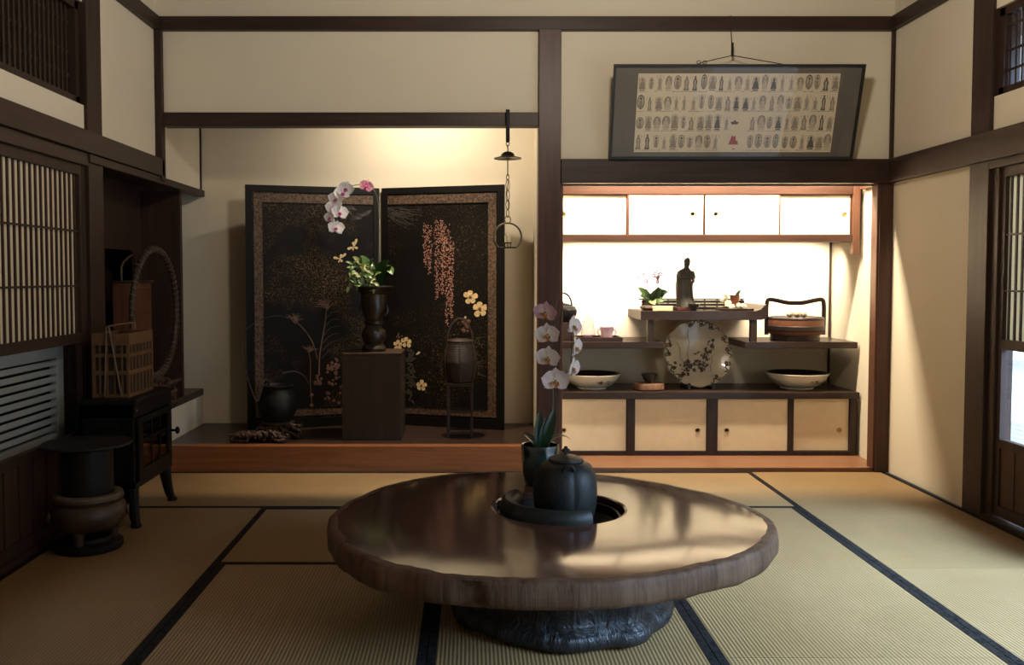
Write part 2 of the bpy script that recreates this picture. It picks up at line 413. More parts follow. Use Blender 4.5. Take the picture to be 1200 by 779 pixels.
# posts
trim(M['post'], (0.435, 0.575, 5.655, 5.79, 0.0, 2.79))                       # alcove post
trim(M['post'], (2.585, 2.672, 5.665, 5.76, 0.0, 1.85))                       # post at the niche corner
trim(M['side_post'], (2.65, 2.672, 5.675, 5.70, 1.95, 2.80))                  # thin corner strip
trim(M['side_post'], (-1.972, -1.925, 5.66, 5.72, 1.85, 2.79))                # hanging post over the alcove edge
trim(M['side_post'], (XR-0.02, XR+0.13, 4.60, 4.775, 0.0, ZC))                # right wall post
trim(M['side_post'], (XL-0.13, XL+0.02, 4.62, 4.80, 0.0, ZC))                 # left wall post
trim(M['side_post'], (XL-0.001, XL+0.012, 6.585, 6.60, 1.86, 2.72)); trim(M['side_post'], (2.645, 2.66, 6.585, 6.60, 0.4, 2.2))
trim(M['side_post'], (0.455, 0.47, 5.79, 5.80, 0.16, 2.7))
# horizontal beams
trim(M['beam_x'], (-1.972, 2.672, 5.655, 5.77, 2.782, 2.866))                 # long beam under the top strip
trim(M['beam_x'], (-1.925, 0.435, 5.665, 5.77, 2.190, 2.274))                 # lintel of the picture alcove
trim(M['beam_x'], (0.575, 2.672, 5.640, 5.76, 1.831, 1.981)); 
trim(M['beam_y'], (XL-0.01, XL+0.045, YFRONT, 5.70, 1.875, 1.985))            # rail along the left wall
trim(M['beam_y'], (XL-0.03, XL+0.02, YFRONT, 4.62, 1.81, 1.875))              # head of the left sliding doors
trim(M['beam_y'], (XL-0.05, XL+0.03, 4.62, 6.60, 1.83, 1.874))                # head of the built-in shelf recess
trim(M['beam_y'], (XR-0.045, XR+0.01, YFRONT, 5.64, 1.835, 1.981))
trim(M['beam_y'], (XR-0.02, XR+0.05, YFRONT, 4.60, 1.795, 1.835))
trim(M['beam_y'], (XL-0.001, XL+0.04, YFRONT, 5.655, 2.782, 2.866)); trim(M['beam_y'], (XR-0.04, XR+0.001, YFRONT, 5.655, 2.782, 2.866))
trim(M['beam_y'], (XL-0.09, XL+0.015, YFRONT, 4.62, -0.05, 0.03)); trim(M['beam_y'], (XR-0.015, XR+0.10, YFRONT, 4.60, -0.05, 0.02))
# step and floor of the picture alcove, plank in front of the niche
trim(M['sill'], (-1.95, 0.435, 5.68, 5.76, -0.05, 0.165), bev=0.006)
trim(M['board'], (-1.97, 0.47, 5.76, 6.60, 0.02, 0.16))
trim(M['plank'], (0.575, 2.66, 5.70, 6.60, -0.05, 0.022))
trim(M['cedar_y'], (2.625, 2.668, 5.76, 6.06, 1.83, 1.862))                   # side rail in the niche
trim(M['cedar_z'], (2.572, 2.586, 5.672, 5.755, 0.022, 1.83)); trim(M['cedar_z'], (0.574, 0.592, 5.672, 5.79, 0.022, 1.83))
trim(M['cedar_x'], (0.59, 2.58, 5.735, 5.762, 1.822, 1.835))
# built-in shelf recess (left wall): sill, wood-lined back with a dark round-cornered opening
trim(M['shelf'], (-2.55, XL+0.003, 4.80, 6.60, 0.37, 0.42))
trim(M['side_post'], (-2.55, -2.5, 4.7, 6.66, 0.42, 1.86)); trim(M['side_post'], (-2.55, XL-0.05, 6.605, 6.66, 0.42, 1.86)); trim(M['side_post'], (-2.55, XL-0.05, 4.72, 4.80, 0.42, 1.86))
trim(M['beam_y'], (-2.62, XL-0.05, 4.7, 6.72, 1.86, 1.92))
struct(MB().box(-2.70, -2.56, 4.64, 6.75, 0.0, 2.4).build('wall_recess', M['side_post'], smooth=False))
b = MB(); oy0, oy1, oz0, oz1, orad = 4.95, 6.05, 0.50, 1.42, 0.09
b.box(-2.27, -2.25, 4.80, oy0, 0.42, 1.86); b.box(-2.27, -2.25, oy1, 6.60, 0.42, 1.86); b.box(-2.27, -2.25, oy0, oy1, 0.42, oz0); b.box(-2.27, -2.25, oy0, oy1, oz1, 1.86)
for cy_0, cz_0, sy_, sz_ in ((oy0, oz1, 1, -1), (oy1, oz1, -1, -1), (oy0, oz0, 1, 1), (oy1, oz0, -1, 1)):
    pts = [Vector((-2.27, cy_0, cz_0))] + [Vector((-2.27, cy_0 + sy_*orad*(1-math.sin(PI/2*k/6)), cz_0 + sz_*orad*(1-math.cos(PI/2*k/6)))) for k in range(7)]
    b.prism(pts, (0.02, 0, 0))
n_trim[0] += 1; struct(b.build('trim_%d' % n_trim[0], M['side_post'], smooth=False))
trim(M['side_post'], (-2.25, XL-0.01, 6.16, 6.20, 0.42, 1.83))

# windows over the rails
def transom(name, X, s, y0, y1, z0, z1, bars_m):
    f = MB()
    f.box(X-0.03, X+0.03, y0, y1, z0, z0+0.04); f.box(X-0.03, X+0.03, y0, y1, z1-0.04, z1); f.box(X-0.03, X+0.03, y1-0.04, y1, z0, z1); f.box(X-0.03, X+0.03, y0, y0+0.04, z0, z1)
    o = struct(f.build(name, M['side_post'], smooth=False))
    l = MB(); k = y0+0.07
    while k < y1-0.05: l.box(X-0.006, X+0.006, k, k+0.014, z0+0.03, z1-0.03); k += 0.047
    for q in (0.28, 0.5, 0.78): l.box(X-0.010, X-0.004, y0+0.03, y1-0.03, z0+(z1-z0)*q-0.006, z0+(z1-z0)*q+0.006)
    l.build('lattice', bars_m, o, smooth=False)
    return o
tw = transom('window_1', XL-0.05, 1, 3.0, 4.62, 2.12, 2.64, M['bamboo_dark'])
MB().box(XL-0.10, XL-0.09, 3.02, 4.62, 2.13, 2.63).build('backing_board', M['side_post'], tw, smooth=False)
tw = transom('window_2', XR+0.05, -1, 3.2, 4.60, 2.16, 2.60, M['side_post'])
MB().box(XR+0.075, XR+0.079, 3.22, 4.58, 2.18, 2.58).build('glass_pane', M['glass'], tw, smooth=False)

# sliding shoji doors
def shoji(name, X, s, y0, y1, z1, zl, zg, with_glass=True):
    # s: +1 when the room lies towards +X
    st = 0.045; f = MB(); x0, x1 = X-0.016, X+0.016
    f.box(x0, x1, y0, y0+st, 0.03, z1); f.box(x0, x1, y1-st, y1, 0.03, z1)
    f.box(x0, x1, y0+st, y1-st, z1-0.05, z1); f.box(x0, x1, y0+st, y1-st, zl-0.05, zl); f.box(x0, x1, y0+st, y1-st, zg-0.045, zg); f.box(x0, x1, y0+st, y1-st, 0.03, 0.085)
    o = struct(f.build(name, M['side_post'], smooth=False))
    l = MB(); n = 17; p = (y1-y0-2*st)/n
    for i in range(n):
        c = y0+st+p*(i+0.5); l.box(X-0.004, X+0.004, c-0.0065, c+0.0065, zl, z1-0.05)
    for q in (0.30, 0.645): 
        z = zl+(z1-0.05-zl)*q; l.box(X+s*0.004, X+s*0.010, y0+st, y1-st, z-0.005, z+0.005)
    l.build('lattice', M['side_post'], o, smooth=False)
    MB().box(X-s*0.0065, X-s*0.0045, y0+st-0.01, y1-st+0.01, zl, z1-0.05).build('paper_sheet', M['shoji_paper'], o, smooth=False)
    MB().box(X-0.002, X+0.002, y0+st-0.005, y1-st+0.005, zg, zl-0.05).build('glass_pane', M['glass'], o, smooth=False)
    k = MB(); k.box(X-0.008, X+0.004*s, y0+st, y1-st, 0.085, zg-0.045)
    q = y0+st+0.07
    while q < y1-st-0.03: k.box(X-0.012, X+0.012, q, q+0.03, 0.085, zg-0.045); q += 0.13
    k.build('lower_board', M['koshi'], o, smooth=False)
    return o
shoji('door_1', XL-0.02, 1, 3.66, 4.60, 1.81, 0.96, 0.46)
shoji('door_2', XR+0.03, -1, 3.62, 4.55, 1.795, 0.93, 0.425)
shoji('door_3', XL-0.055, 1, 2.95, 3.74, 1.81, 0.96, 0.46)
trim(M['side_post'], (XR+0.0, XR+0.07, 4.54, 4.60, 0.0, 1.84)); trim(M['side_post'], (XL-0.07, XL+0.0, 4.585, 4.64, 0.0, 1.84))

# outside: passage behind the left doors, veranda and pale garden on the right
b = MB(); b.box(-2.9, -2.8, YFRONT-T, 7.0, -0.2, 1.0); b.box(-2.9, -2.8, YFRONT-T, 7.0, 2.3, ZC); b.box(-2.9, -2.8, YFRONT-T, 2.6, 1.0, 2.3); b.box(-2.9, -2.8, 4.6, 7.0, 1.0, 2.3)
struct(b.build('wall_passage', M['plaster'], smooth=False))
struct(MB().box(-2.9, XL-T, 4.64, 4.70, -0.1, ZC).build('wall_passage_end', M['side_post'], smooth=False))
b = MB(); k = XR+0.10
while k < 4.75: b.box(k, k+0.115, YFRONT-1, 10.5, -0.12, -0.03, 0.003); k += 0.12
struct(b.build('floor_veranda', M['veranda'], smooth=False))
struct(MB().box(XR+0.09, 14, YFRONT-3, 18, -0.5, -0.45).build('floor_garden', plain('pale_gravel', (0.60,0.60,0.59), 0.95, 0, 0.2, 40, 0.4, 60), smooth=False))
struct(MB().box(XR+T, 3.15, YFRONT-1, 10.5, 2.62, 2.70).build('ceiling_eaves', M['veranda'], smooth=False))
struct(MB().box(12, 12.2, YFRONT-3, 18, -0.5, 3.6).build('wall_garden', M['white_plaster'], smooth=False))

# ================================================================== TATAMI
def mat_thing(label, x0, x1, y0, y1, along):
    t = thing('tatami_mat', label, 'mat', ((x0+x1)/2, (y0+y1)/2, -0.055), 'woven tatami mats covering the floor')
    g = 0.0015; h = 0.031
    if along == 'Y':
        MB().box(x0+h, x1-h, y0+g, y1-g, -0.055, -0.0015).build('woven_cover', M['tatami_y'], t, smooth=False)
        for a, c in ((x0+g, x0+h), (x1-h, x1-g)): MB().box(a, c, y0+g, y1-g, -0.055, 0.0).build('cloth_border', M['heri'], t, smooth=False)
    else:
        MB().box(x0+g, x1-g, y0+h, y1-h, -0.055, -0.0015).build('woven_cover', M['tatami_x'], t, smooth=False)
        for a, c in ((y0+g, y0+h), (y1-h, y1-g)): MB().box(x0+g, x1-g, a, c, -0.055, 0.0).build('cloth_border', M['heri'], t, smooth=False)
mat_thing('tatami mat along the foot of the raised alcove step', -1.955, -0.10, 4.79, 5.675, 'X')
mat_thing('tatami mat lying in front of the niche floor plank, behind the table', -0.10, 1.77, 4.79, 5.675, 'X')
mat_thing('tatami mat under the brown brazier and the near legs of the stove', -1.955, -1.09, 2.84, 4.79, 'Y')
mat_thing('tatami mat lying crosswise behind the round table, between dark cloth borders', -1.09, 0.81, 3.84, 4.79, 'X')
mat_thing('pale tatami mat beside the lit edge of the round table, bounded by a dark border', 0.81, 1.77, 2.89, 4.79, 'Y')
mat_thing('tatami mat under the shadowed front of the table, nearer the stove', -1.09, -0.14, 1.90, 3.84, 'Y')
mat_thing('tatami mat carrying the black stump base of the table', -0.14, 0.81, 1.90, 3.84, 'Y')
mat_thing('tatami mat along the plain plaster wall beside the niche corner post', 1.77, XR-0.015, 3.79, 5.675, 'Y')
mat_thing('daylit tatami mat beside the glass sliding door, nearest the open bay', 1.77, XR-0.015, 1.90, 3.79, 'Y')
mat_thing('tatami mat at the near edge, in front of the mat with the brazier', -1.955, -1.09, 0.90, 2.84, 'Y')
mat_thing('pale tatami mat at the near edge in front of the table', 0.81, 1.77, 1.0, 2.89, 'Y')
struct(MB().box(XL, XR, YFRONT, 1.90, -0.055, -0.006).build('floor_near', M['tatami_y'], smooth=False))

# ================================================================== TABLE
TZ = 0.36
TC = Vector((0.280, 3.345, 0)); HC = Vector((0.345, 3.42, 0)); HR = 0.250
def trad(a):
    p = Vector((math.cos(a)*1.1, math.sin(a)*1.1, 3.1))
    base = 0.785 + 0.030*math.cos(2*a) + 0.020*math.cos(3*a+0.6)
    return base + 0.020*(noise.noise(p*2.2)) + 0.008*noise.noise(p*7)
tb = thing('round_table', 'low round wooden table cut from one log, with bark edge and central hole', 'table', (TC.x, TC.y, 0))
N = 160
def table_top_mat():
    m, nt, b = nodes('table_top_wood')
    tc = nt.nodes.new('ShaderNodeTexCoord'); ln = nt.nodes.new('ShaderNodeVectorMath'); ln.operation = 'LENGTH'
    mp = nt.nodes.new('ShaderNodeMapping'); mp.inputs['Scale'].default_value = (1, 1, 0); lk(nt, tc.outputs['Object'], mp.inputs[0])
    lk(nt, mp.outputs[0], ln.inputs[0])
    n = nz(nt, mp.outputs[0], 3.0, 4); ad = nt.nodes.new('ShaderNodeMath'); ad.operation = 'MULTIPLY_ADD'; ad.inputs[1].default_value = 0.12
    lk(nt, n, ad.inputs[0]); lk(nt, ln.outputs['Value'], ad.inputs[2])
    wv = nt.nodes.new('ShaderNodeMath'); wv.operation = 'MULTIPLY'; wv.inputs[1].default_value = 260; lk(nt, ad.outputs[0], wv.inputs[0])
    si = nt.nodes.new('ShaderNodeMath'); si.operation = 'SINE'; lk(nt, wv.outputs[0], si.inputs[0])
    md = nt.nodes.new('ShaderNodeMath'); md.operation = 'MULTIPLY_ADD'; md.inputs[1].default_value = 0.10; lk(nt, si.outputs[0], md.inputs[0]); lk(nt, nz(nt, mp.outputs[0], 7, 6), md.inputs[2])
    lk(nt, ramp(nt, md.outputs[0], [(0.25, (0.036,0.015,0.009)), (0.75, (0.088,0.038,0.022))]), b.inputs['Base Color'])
    rr = nt.nodes.new('ShaderNodeMapRange'); rr.inputs[3].default_value = 0.08; rr.inputs[4].default_value = 0.16
    lk(nt, nz(nt, mp.outputs[0], 5, 4), rr.inputs[0]); lk(nt, rr.outputs[0], b.inputs['Roughness'])
    b.inputs['Specular IOR Level'].default_value = 0.5
    b.inputs['Coat Weight'].default_value = 0.15; b.inputs['Coat Roughness'].default_value = 0.12
    bump(nt, b, nz(nt, mp.outputs[0], 3, 3), 0.03, 0.012)
    return m
def bark_mat():
    m, nt, b = nodes('table_bark_edge')
    tc = nt.nodes.new('ShaderNodeTexCoord'); mp = nt.nodes.new('ShaderNodeMapping'); mp.inputs['Scale'].default_value = (24, 24, 1.6)
    lk(nt, tc.outputs['Object'], mp.inputs[0]); n = nz(nt, mp.outputs[0], 1.4, 6, 0.7); bgn = nz(nt, tc.outputs['Object'], 3, 3)
    ad = nt.nodes.new('ShaderNodeMath'); ad.operation = 'MULTIPLY_ADD'; ad.inputs[1].default_value = 0.6; lk(nt, n, ad.inputs[0])
    m2 = nt.nodes.new('ShaderNodeMath'); m2.operation = 'MULTIPLY'; m2.inputs[1].default_value = 0.4; lk(nt, bgn, m2.inputs[0]); lk(nt, m2.outputs[0], ad.inputs[2])
    lk(nt, ramp(nt, ad.outputs[0], [(0.32, (0.012,0.007,0.005)), (0.46, (0.075,0.038,0.020)), (0.74, (0.16,0.095,0.058))]), b.inputs['Base Color'])
    b.inputs['Roughness'].default_value = 0.6; b.inputs['Specular IOR Level'].default_value = 0.2; bump(nt, b, n, 0.5, 0.01); return m
b = MB(); V = b.bm.verts.new
def loop(rf, c, z): return [V((c.x + rf(2*PI*i/N)*math.cos(2*PI*i/N), c.y + rf(2*PI*i/N)*math.sin(2*PI*i/N), z)) for i in range(N)]
def rim_droop(f): return 0.011*max(0.0, (f-0.5)/0.5)**2     # rim bent down so the front reflects darker wall: shading put into the shape
def mixloop(f, z):   # between hole edge (f=0) and rim (f=1)
    out = []
    for i in range(N):
        a = 2*PI*i/N; p = Vector((HC.x + HR*math.cos(a), HC.y + HR*math.sin(a), z)); q = Vector((TC.x + (trad(a)-0.012)*math.cos(a), TC.y + (trad(a)-0.012)*math.sin(a), z))
        out.append(V(p.lerp(q, f)))
    return out
L = [loop(lambda a: HR+0.004, HC, TZ-0.096), loop(lambda a: HR-0.002, HC, TZ-0.02), loop(lambda a: HR, HC, TZ-0.003)] + [mixloop(f, TZ - rim_droop(f)) for f in (0.02, 0.3, 0.5, 0.58, 0.66, 0.74, 0.82, 0.90, 0.95, 0.998)] + [mixloop(0.995, TZ-0.098)]
L.append(L[0])
for A, B in zip(L, L[1:]):
    for i in range(N): b.bm.faces.new((A[i], A[(i+1) % N], B[(i+1) % N], B[i]))
b.build('tabletop', table_top_mat(), tb, angle=12)
b = MB(); V = b.bm.verts.new
rows = []
for k, (z, dr) in enumerate(((TZ-0.100, -0.020), (TZ-0.096, -0.006), (TZ-0.080, 0.004), (TZ-0.055, 0.005), (TZ-0.030, 0.002), (TZ-0.015, -0.002), (TZ-0.0095, -0.009), (TZ-0.0086, -0.034))):
    row = []
    for i in range(N*2):
        a = PI*i/N; g = noise.noise(Vector((math.cos(a)*9, math.sin(a)*9, z*3)))
        g2 = noise.noise(Vector((math.cos(a)*4, math.sin(a)*4, 9)))
        rr = trad(a) + dr + (0.006*g if k < 6 else 0) - (0.012*max(0, g2-0.35)/0.2 if k < 5 else 0) - (0.012*noise.noise(Vector((math.cos(a)*14, math.sin(a)*14, 2))) if k == 7 else 0)
        row.append(V((TC.x + rr*math.cos(a), TC.y + rr*math.sin(a), z)))
    rows.append(row)
for A, B in zip(rows, rows[1:]):
    for i in range(2*N): b.bm.faces.new((A[i], A[(i+1) % (2*N)], B[(i+1) % (2*N)], B[i]))
b.build('bark_edge', bark_mat(), tb, angle=60)['label'] = 'rough brown bark edge'
# stump base
BC = (0.345, 3.30, 0)
def stump(a, r, z):
    p = Vector((math.cos(a), math.sin(a), z*1.5))
    return r*(1.02 + 0.025*math.sin(4*a+0.5+z*3) + 0.012*math.sin(11*a+z*5) + 0.05*noise.noise(p*2.1) + 0.02*noise.noise(p*8))
b = MB().lathe([(0.10,0.0),(0.36,0.0),(0.395,0.015),(0.408,0.040),(0.398,0.065),(0.368,0.085),(0.372,0.12),(0.380,0.17),(0.36,0.21),(0.345,0.235),(0.34,0.256)], BC, 96, stump)
def stump_mat():
    m, nt, bb = nodes('black_stump_lacquer')
    v = tex(nt, (9, 9, 2.2)); n = nz(nt, v, 1.5, 5, 0.6, 1.2)
    lk(nt, ramp(nt, n, [(0.3, (0.006,0.006,0.007)), (0.7, (0.020,0.019,0.020))]), bb.inputs['Base Color'])
    bb.inputs['Roughness'].default_value = 0.36; bb.inputs['Specular IOR Level'].default_value = 0.3; bump(nt, bb, n, 0.8, 0.03); return m
b.build('stump_base', stump_mat(), tb, angle=70)['label'] = 'glossy black carved stump base'

# hearth set in the table hole
hc = (HC.x, HC.y, 0)
hearth = thing('table_hearth', 'black hearth with curved dark green rim sunk in the round table', 'hearth', (HC.x, HC.y, 0.256))
MB().lathe([(0.0,0.2565),(0.20,0.2565),(0.232,0.262),(0.238,0.30),(0.238,0.335),(0.228,0.335),(0.226,0.30),(0.20,0.279),(0.0,0.279)], hc, 64).build('fire_bowl', M['black'], hearth)
secs = []
for k in range(41):
    a = R(142 + (297-142)*k/40)
    ca, sa = math.cos(a), math.sin(a)
    def q(r, z): return Vector((HC.x + r*ca, HC.y + r*sa, z))
    secs.append([q(0.226, 0.300), q(0.230, 0.362), q(0.222, 0.388), q(0.208, 0.400), q(0.190, 0.398), q(0.168, 0.385), q(0.160, 0.36), q(0.165, 0.30)])
MB().loft(secs).build('curved_rim', M['ring_iron'], hearth, angle=45)

# kettle
KC = (at(663, 560, 3.43).x, 3.43, 0)
kt = thing('iron_kettle', 'squat black cast iron kettle sitting in the table hearth', 'kettle', (KC[0], KC[1], 0.281))
def lobes(a, r, z):
    k = abs(math.sin(2.5*a + 0.35)) ** 0.55
    f = max(0.0, min(1.0, (0.54 - z)/0.04))
    return r*(1 - 0.085*(1-k)*f)
MB().lathe([(0.0,0.281),(0.075,0.281),(0.095,0.292),(0.112,0.325),(0.123,0.37),(0.127,0.42),(0.125,0.46),(0.116,0.495),(0.100,0.520),(0.080,0.534),(0.066,0.538)], KC, 120, lobes).build('kettle_body', M['kettle'], kt, angle=60)
lid = MB().lathe([(0.066,0.535),(0.070,0.541),(0.066,0.548),(0.045,0.556),(0.020,0.560),(0.0,0.561)], KC, 40).build('lid', M['kettle'], kt)
b = MB(); b.tube([(KC[0], KC[1], 0.558), (KC[0], KC[1], 0.572)], 0.006)
for q in range(6): b.ball((KC[0]+0.009*math.cos(q*PI/3), KC[1]+0.009*math.sin(q*PI/3), 0.578), 0.0075, u=8, v=6)
b.ball((KC[0], KC[1], 0.587), 0.008, u=8, v=6); b.build('lid_knob', M['kettle'], lid)
for s in (-1, 1):
    ce = Vector((KC[0]+0.0*s, KC[1]+s*0.100, 0.522))
    pts = [ce + Vector((0.019*math.cos(t), s*0.010*math.sin(t)*0.6, 0.019*math.sin(t))) for t in [PI*k/10 - 0.2 for k in range(13)]]
    MB().tube(pts, 0.0055, 8).build('lug', M['kettle'], kt)

# flower, leaf builders
def petal(b, ang, L0, W, cup, frame, base=0.004, tip=0.75):
    rows = []; ns = 8; nw = 6
    for i in range(ns+1):
        t = i/ns; wd = W*(math.sin(PI*min(1, 0.06 + t*0.94)**tip))**0.62 if t < 1 else W*0.08
        row = []
        for j in range(-nw//2, nw//2+1):
            sj = j/(nw/2); x = sj*wd; y = base + t*L0*(1-0.06*sj*sj); z = cup*(t*t) - 0.25*cup*math.cos(sj*PI/2) + 0.0015*math.sin(7*t+5*sj)
            ca, sa = math.cos(ang), math.sin(ang)
            row.append(frame @ Vector((y*ca - x*sa, -z - 0.002*t, y*sa + x*ca)))
        rows.append(row)
    b.sheet(rows)
def flower(parent, pos, D, yaw=0, tilt=0, roll=0, m='petal', lipm='lip'):
    F_ = Matrix.Rotation(yaw, 3, 'Z') @ Matrix.Rotation(tilt, 3, 'X') @ Matrix.Rotation(roll, 3, 'Y')
    pos = Vector(pos); fr = Matrix.Translation(pos) @ F_.to_4x4()
    b = MB(); r = D/2
    for a in (90, 215, 325): petal(b, R(a), r*0.92, r*0.36, -0.10*r, fr, tip=0.8)
    fr2 = fr @ Matrix.Translation((0, -0.003, 0))
    for a in (12, 168): petal(b, R(a), r*1.0, r*0.66, 0.16*r, fr2, tip=0.85)
    o = b.build('flower', M[m], parent, origin=pos, recalc=False)
    b = MB(); c = fr @ Vector((0, -0.010, -0.004))
    b.ball(c, 0.006, 1, 1.2, 1, 8, 6)
    for s in (-1, 1):
        petal(b, R(270 + s*38), r*0.32, r*0.12, 0.25*r, fr @ Matrix.Translation((0, -0.006, 0)))
    petal(b, R(270), r*0.42, r*0.15, 0.35*r, fr @ Matrix.Translation((0, -0.006, 0)))
    b.build('lip', M[lipm], o, recalc=False)
    return o
def leaf(b, p0, p1, p2, W, fold=0.25, n=12, up=(0,0,1)):
    p0, p1, p2 = Vector(p0), Vector(p1), Vector(p2); rows = []
    for i in range(n+1):
        t = i/n; p = p0*(1-t)**2 + p1*2*t*(1-t) + p2*t*t; d = ((p1-p0)*(1-t) + (p2-p1)*t).normalized()
        sd = d.cross(Vector(up)); sd = sd.normalized() if sd.length > 1e-4 else Vector((1,0,0)); nn = sd.cross(d)
        wd = W*(math.sin(PI*(0.08+0.92*t)**0.8)**0.6 if t < 1 else 0.05)
        rows.append([p + sd*wd*s + nn*fold*wd*abs(s) for s in (-1, -0.5, 0, 0.5, 1)])
    b.sheet(rows); return b
def bez(pts, n=24):
    pts = [Vector(p) for p in pts]; out = []
    P = [pts[0]*2-pts[1]] + pts + [pts[-1]*2-pts[-2]]
    m = len(pts)-1
    for s in range(m):
        a, b_, c, d = P[s:s+4]
        for k in range(n//m + 1):
            t = k/(n//m + 1)
            out.append(0.5*((2*b_) + (c-a)*t + (2*a-5*b_+4*c-d)*t*t + (3*b_-a-3*c+d)*t**3))
    out.append(pts[-1]); return out

# orchid on the table
OY = 3.80
oc = at(633, 560, OY); PX = oc.x
orch = thing('potted_orchid', 'tall orchid with pale pink blooms in a dark green pot on the round table', 'plant', (PX, OY, TZ))
pot = MB().lathe([(0.0,TZ),(0.058,TZ),(0.064,TZ+0.006),(0.074,TZ+0.05),(0.080,TZ+0.10),(0.081,TZ+0.165),(0.079,TZ+0.172),(0.073,TZ+0.170),(0.072,TZ+0.12),(0.0,TZ+0.12)], (PX, OY, 0), 48).build('pot', M['pot_glaze'], orch)
b = MB().lathe([(0.0,TZ+0.121),(0.071,TZ+0.121),(0.068,TZ+0.140),(0.04,TZ+0.150),(0.0,TZ+0.153)], (PX, OY, 0), 24, lambda a, r, z: r*(1+0.05*math.sin(9*a)))
for q in range(16): b.ball((PX+0.045*math.cos(q*2.4)*(q/16)**.5, OY+0.045*math.sin(q*2.4)*(q/16)**.5, TZ+0.148), 0.011, 1.3, 1, 0.8, 7, 5)
b.build('potting_bark', M['moss'], orch)
zl = TZ+0.14
for (p1, p2, W) in (((630,500),(633,482),0.020), ((646,498),(650,479),0.024), ((641,502),(642,488),0.024)):
    leaf(MB(), (PX, OY-0.01, zl), at(p1[0], p1[1], OY-0.03), at(p2[0], p2[1], OY-0.01), W, up=(0, -1, 0.05)).build('leaf', M['leaf_dark'], orch, recalc=False)
for (dx, dy, dz, W) in ((0.13, 0.02, 0.05, 0.03), (-0.10, 0.06, 0.06, 0.03), (0.03, 0.13, 0.07, 0.03)):
    leaf(MB(), (PX, OY, zl), (PX+dx*0.6, OY+dy*0.6, zl+0.09), (PX+dx, OY+dy, zl+dz), W).build('leaf', M['leaf_dark'], orch, recalc=False)
st1 = bez([(PX+0.02, OY, zl), at(647, 480, OY), at(648, 430, OY+0.01), at(650, 385, OY+0.02), at(651, 360, OY+0.02), at(655, 346, OY+0.02)], 40)
MB().tube(st1, [0.0032*(1-0.5*i/len(st1)) for i in range(len(st1))], 8).build('stem', M['stem'], orch)
st2 = bez([(PX+0.03, OY, zl), at(652, 480, OY+0.02), at(655, 420, OY+0.03), at(657, 372, OY+0.03), at(662, 362, OY+0.02), at(668, 372, OY), at(670, 400, OY), at(669, 426, OY)], 50)
MB().tube(st2, [0.003*(1-0.5*i/len(st2)) for i in range(len(st2))], 8).build('stem', M['twig'], orch)
for (x, y, d, yw, tl, rl, mm) in ((639, 366, 0.098, -18, 12, 8, 'petal_pink'), (641.5, 392, 0.104, -14, 8, -4, 'petal'), (642, 419, 0.104, -14, 6, 5, 'petal'), (651, 446, 0.118, -2, 4, 0, 'petal'),
                               (672, 382, 0.098, 52, -4, 15, 'petal'), (674.5, 407, 0.096, 62, 0, -5, 'petal'), (671, 431, 0.098, 58, 6, 10, 'petal')):
    flower(orch, at(x, y, OY-0.045), d, R(yw), R(tl), R(rl), mm)

# ================================================================== PICTURE ALCOVE
AZ = 0.16
# folding screen
scr_l = ((at(288, 300, 6.29)), (at(445, 300, 6.565)), (at(447.5, 300, 6.565)), (at(590.5, 300, 6.29)))
ztop = at(288, 216, 6.29).z
screen = thing('folding_screen', 'black lacquer folding screen of two panels with flower and grass designs and a brocade border', 'folding screen', ((scr_l[1].x), 6.45, AZ))
class Panel:
    def __init__(s, A, B):
        s.A = Vector((A.x, A.y, 0)); s.B = Vector((B.x, B.y, 0)); s.u = (s.B - s.A).normalized(); s.W = (s.B - s.A).length
        s.n = Vector((s.u.y, -s.u.x, 0)); s.H = ztop - AZ
        if s.n.y > 0: s.n = -s.n
    def p(s, u, z, d=0.0): return s.A + s.u*u + Vector((0, 0, AZ + z)) + s.n*d
    def px(s, x, y):
        d = ray(x, y); o = Vector((0, 0, EYE)); t = (s.A - o).dot(s.n)/d.dot(s.n); q = o + d*t
        return ((q - s.A).dot(s.u), q.z - AZ)
    def slab(s, b, u0, u1, z0, z1, d0, d1):
        b.prism([s.p(u0, z0, d0), s.p(u1, z0, d0), s.p(u1, z1, d0), s.p(u0, z1, d0)], s.n*(d1-d0))
def gold_lacquer(name, seed, th):
    m, nt, b = nodes(name)
    v = tex(nt); vo = nt.nodes.new('ShaderNodeTexNoise'); vo.inputs['Scale'].default_value = 110; vo.inputs['Detail'].default_value = 3; lk(nt, v, vo.inputs['Vector'])
    mp = nt.nodes.new('ShaderNodeMapping'); mp.inputs['Location'].default_value = (seed, seed*2, 0); tcn = nt.nodes.new('ShaderNodeTexCoord'); lk(nt, tcn.outputs['Object'], mp.inputs[0])
    big = ramp(nt, nz(nt, mp.outputs[0], 2.0, 3), [(0.45, (0,0,0)), (0.70, (1,1,1))]); dots = ramp(nt, vo.outputs[0], [(th, (0,0,0)), (th+0.12, (1,1,1))])
    mu = nt.nodes.new('ShaderNodeMath'); mu.operation = 'MULTIPLY'; lk(nt, big, mu.inputs[0]); lk(nt, dots, mu.inputs[1])
    lk(nt, ramp(nt, mu.outputs[0], [(0.0, (0.0075,0.0065,0.0055)), (1.0, (0.20,0.122,0.052))]), b.inputs['Base Color'])
    b.inputs['Roughness'].default_value = 0.5; b.inputs['Specular IOR Level'].default_value = 0.12; return m
def brocade():
    m, nt, b = nodes('brown_brocade')
    v = tex(nt); vo = nt.nodes.new('ShaderNodeTexNoise'); vo.inputs['Scale'].default_value = 70; vo.inputs['Detail'].default_value = 4; lk(nt, v, vo.inputs['Vector'])
    lk(nt, ramp(nt, vo.outputs[0], [(0.38, (0.028,0.014,0.008)), (0.52, (0.085,0.046,0.024)), (0.66, (0.15,0.088,0.046))]), b.inputs['Base Color']); b.inputs['Roughness'].default_value = 0.65; return m
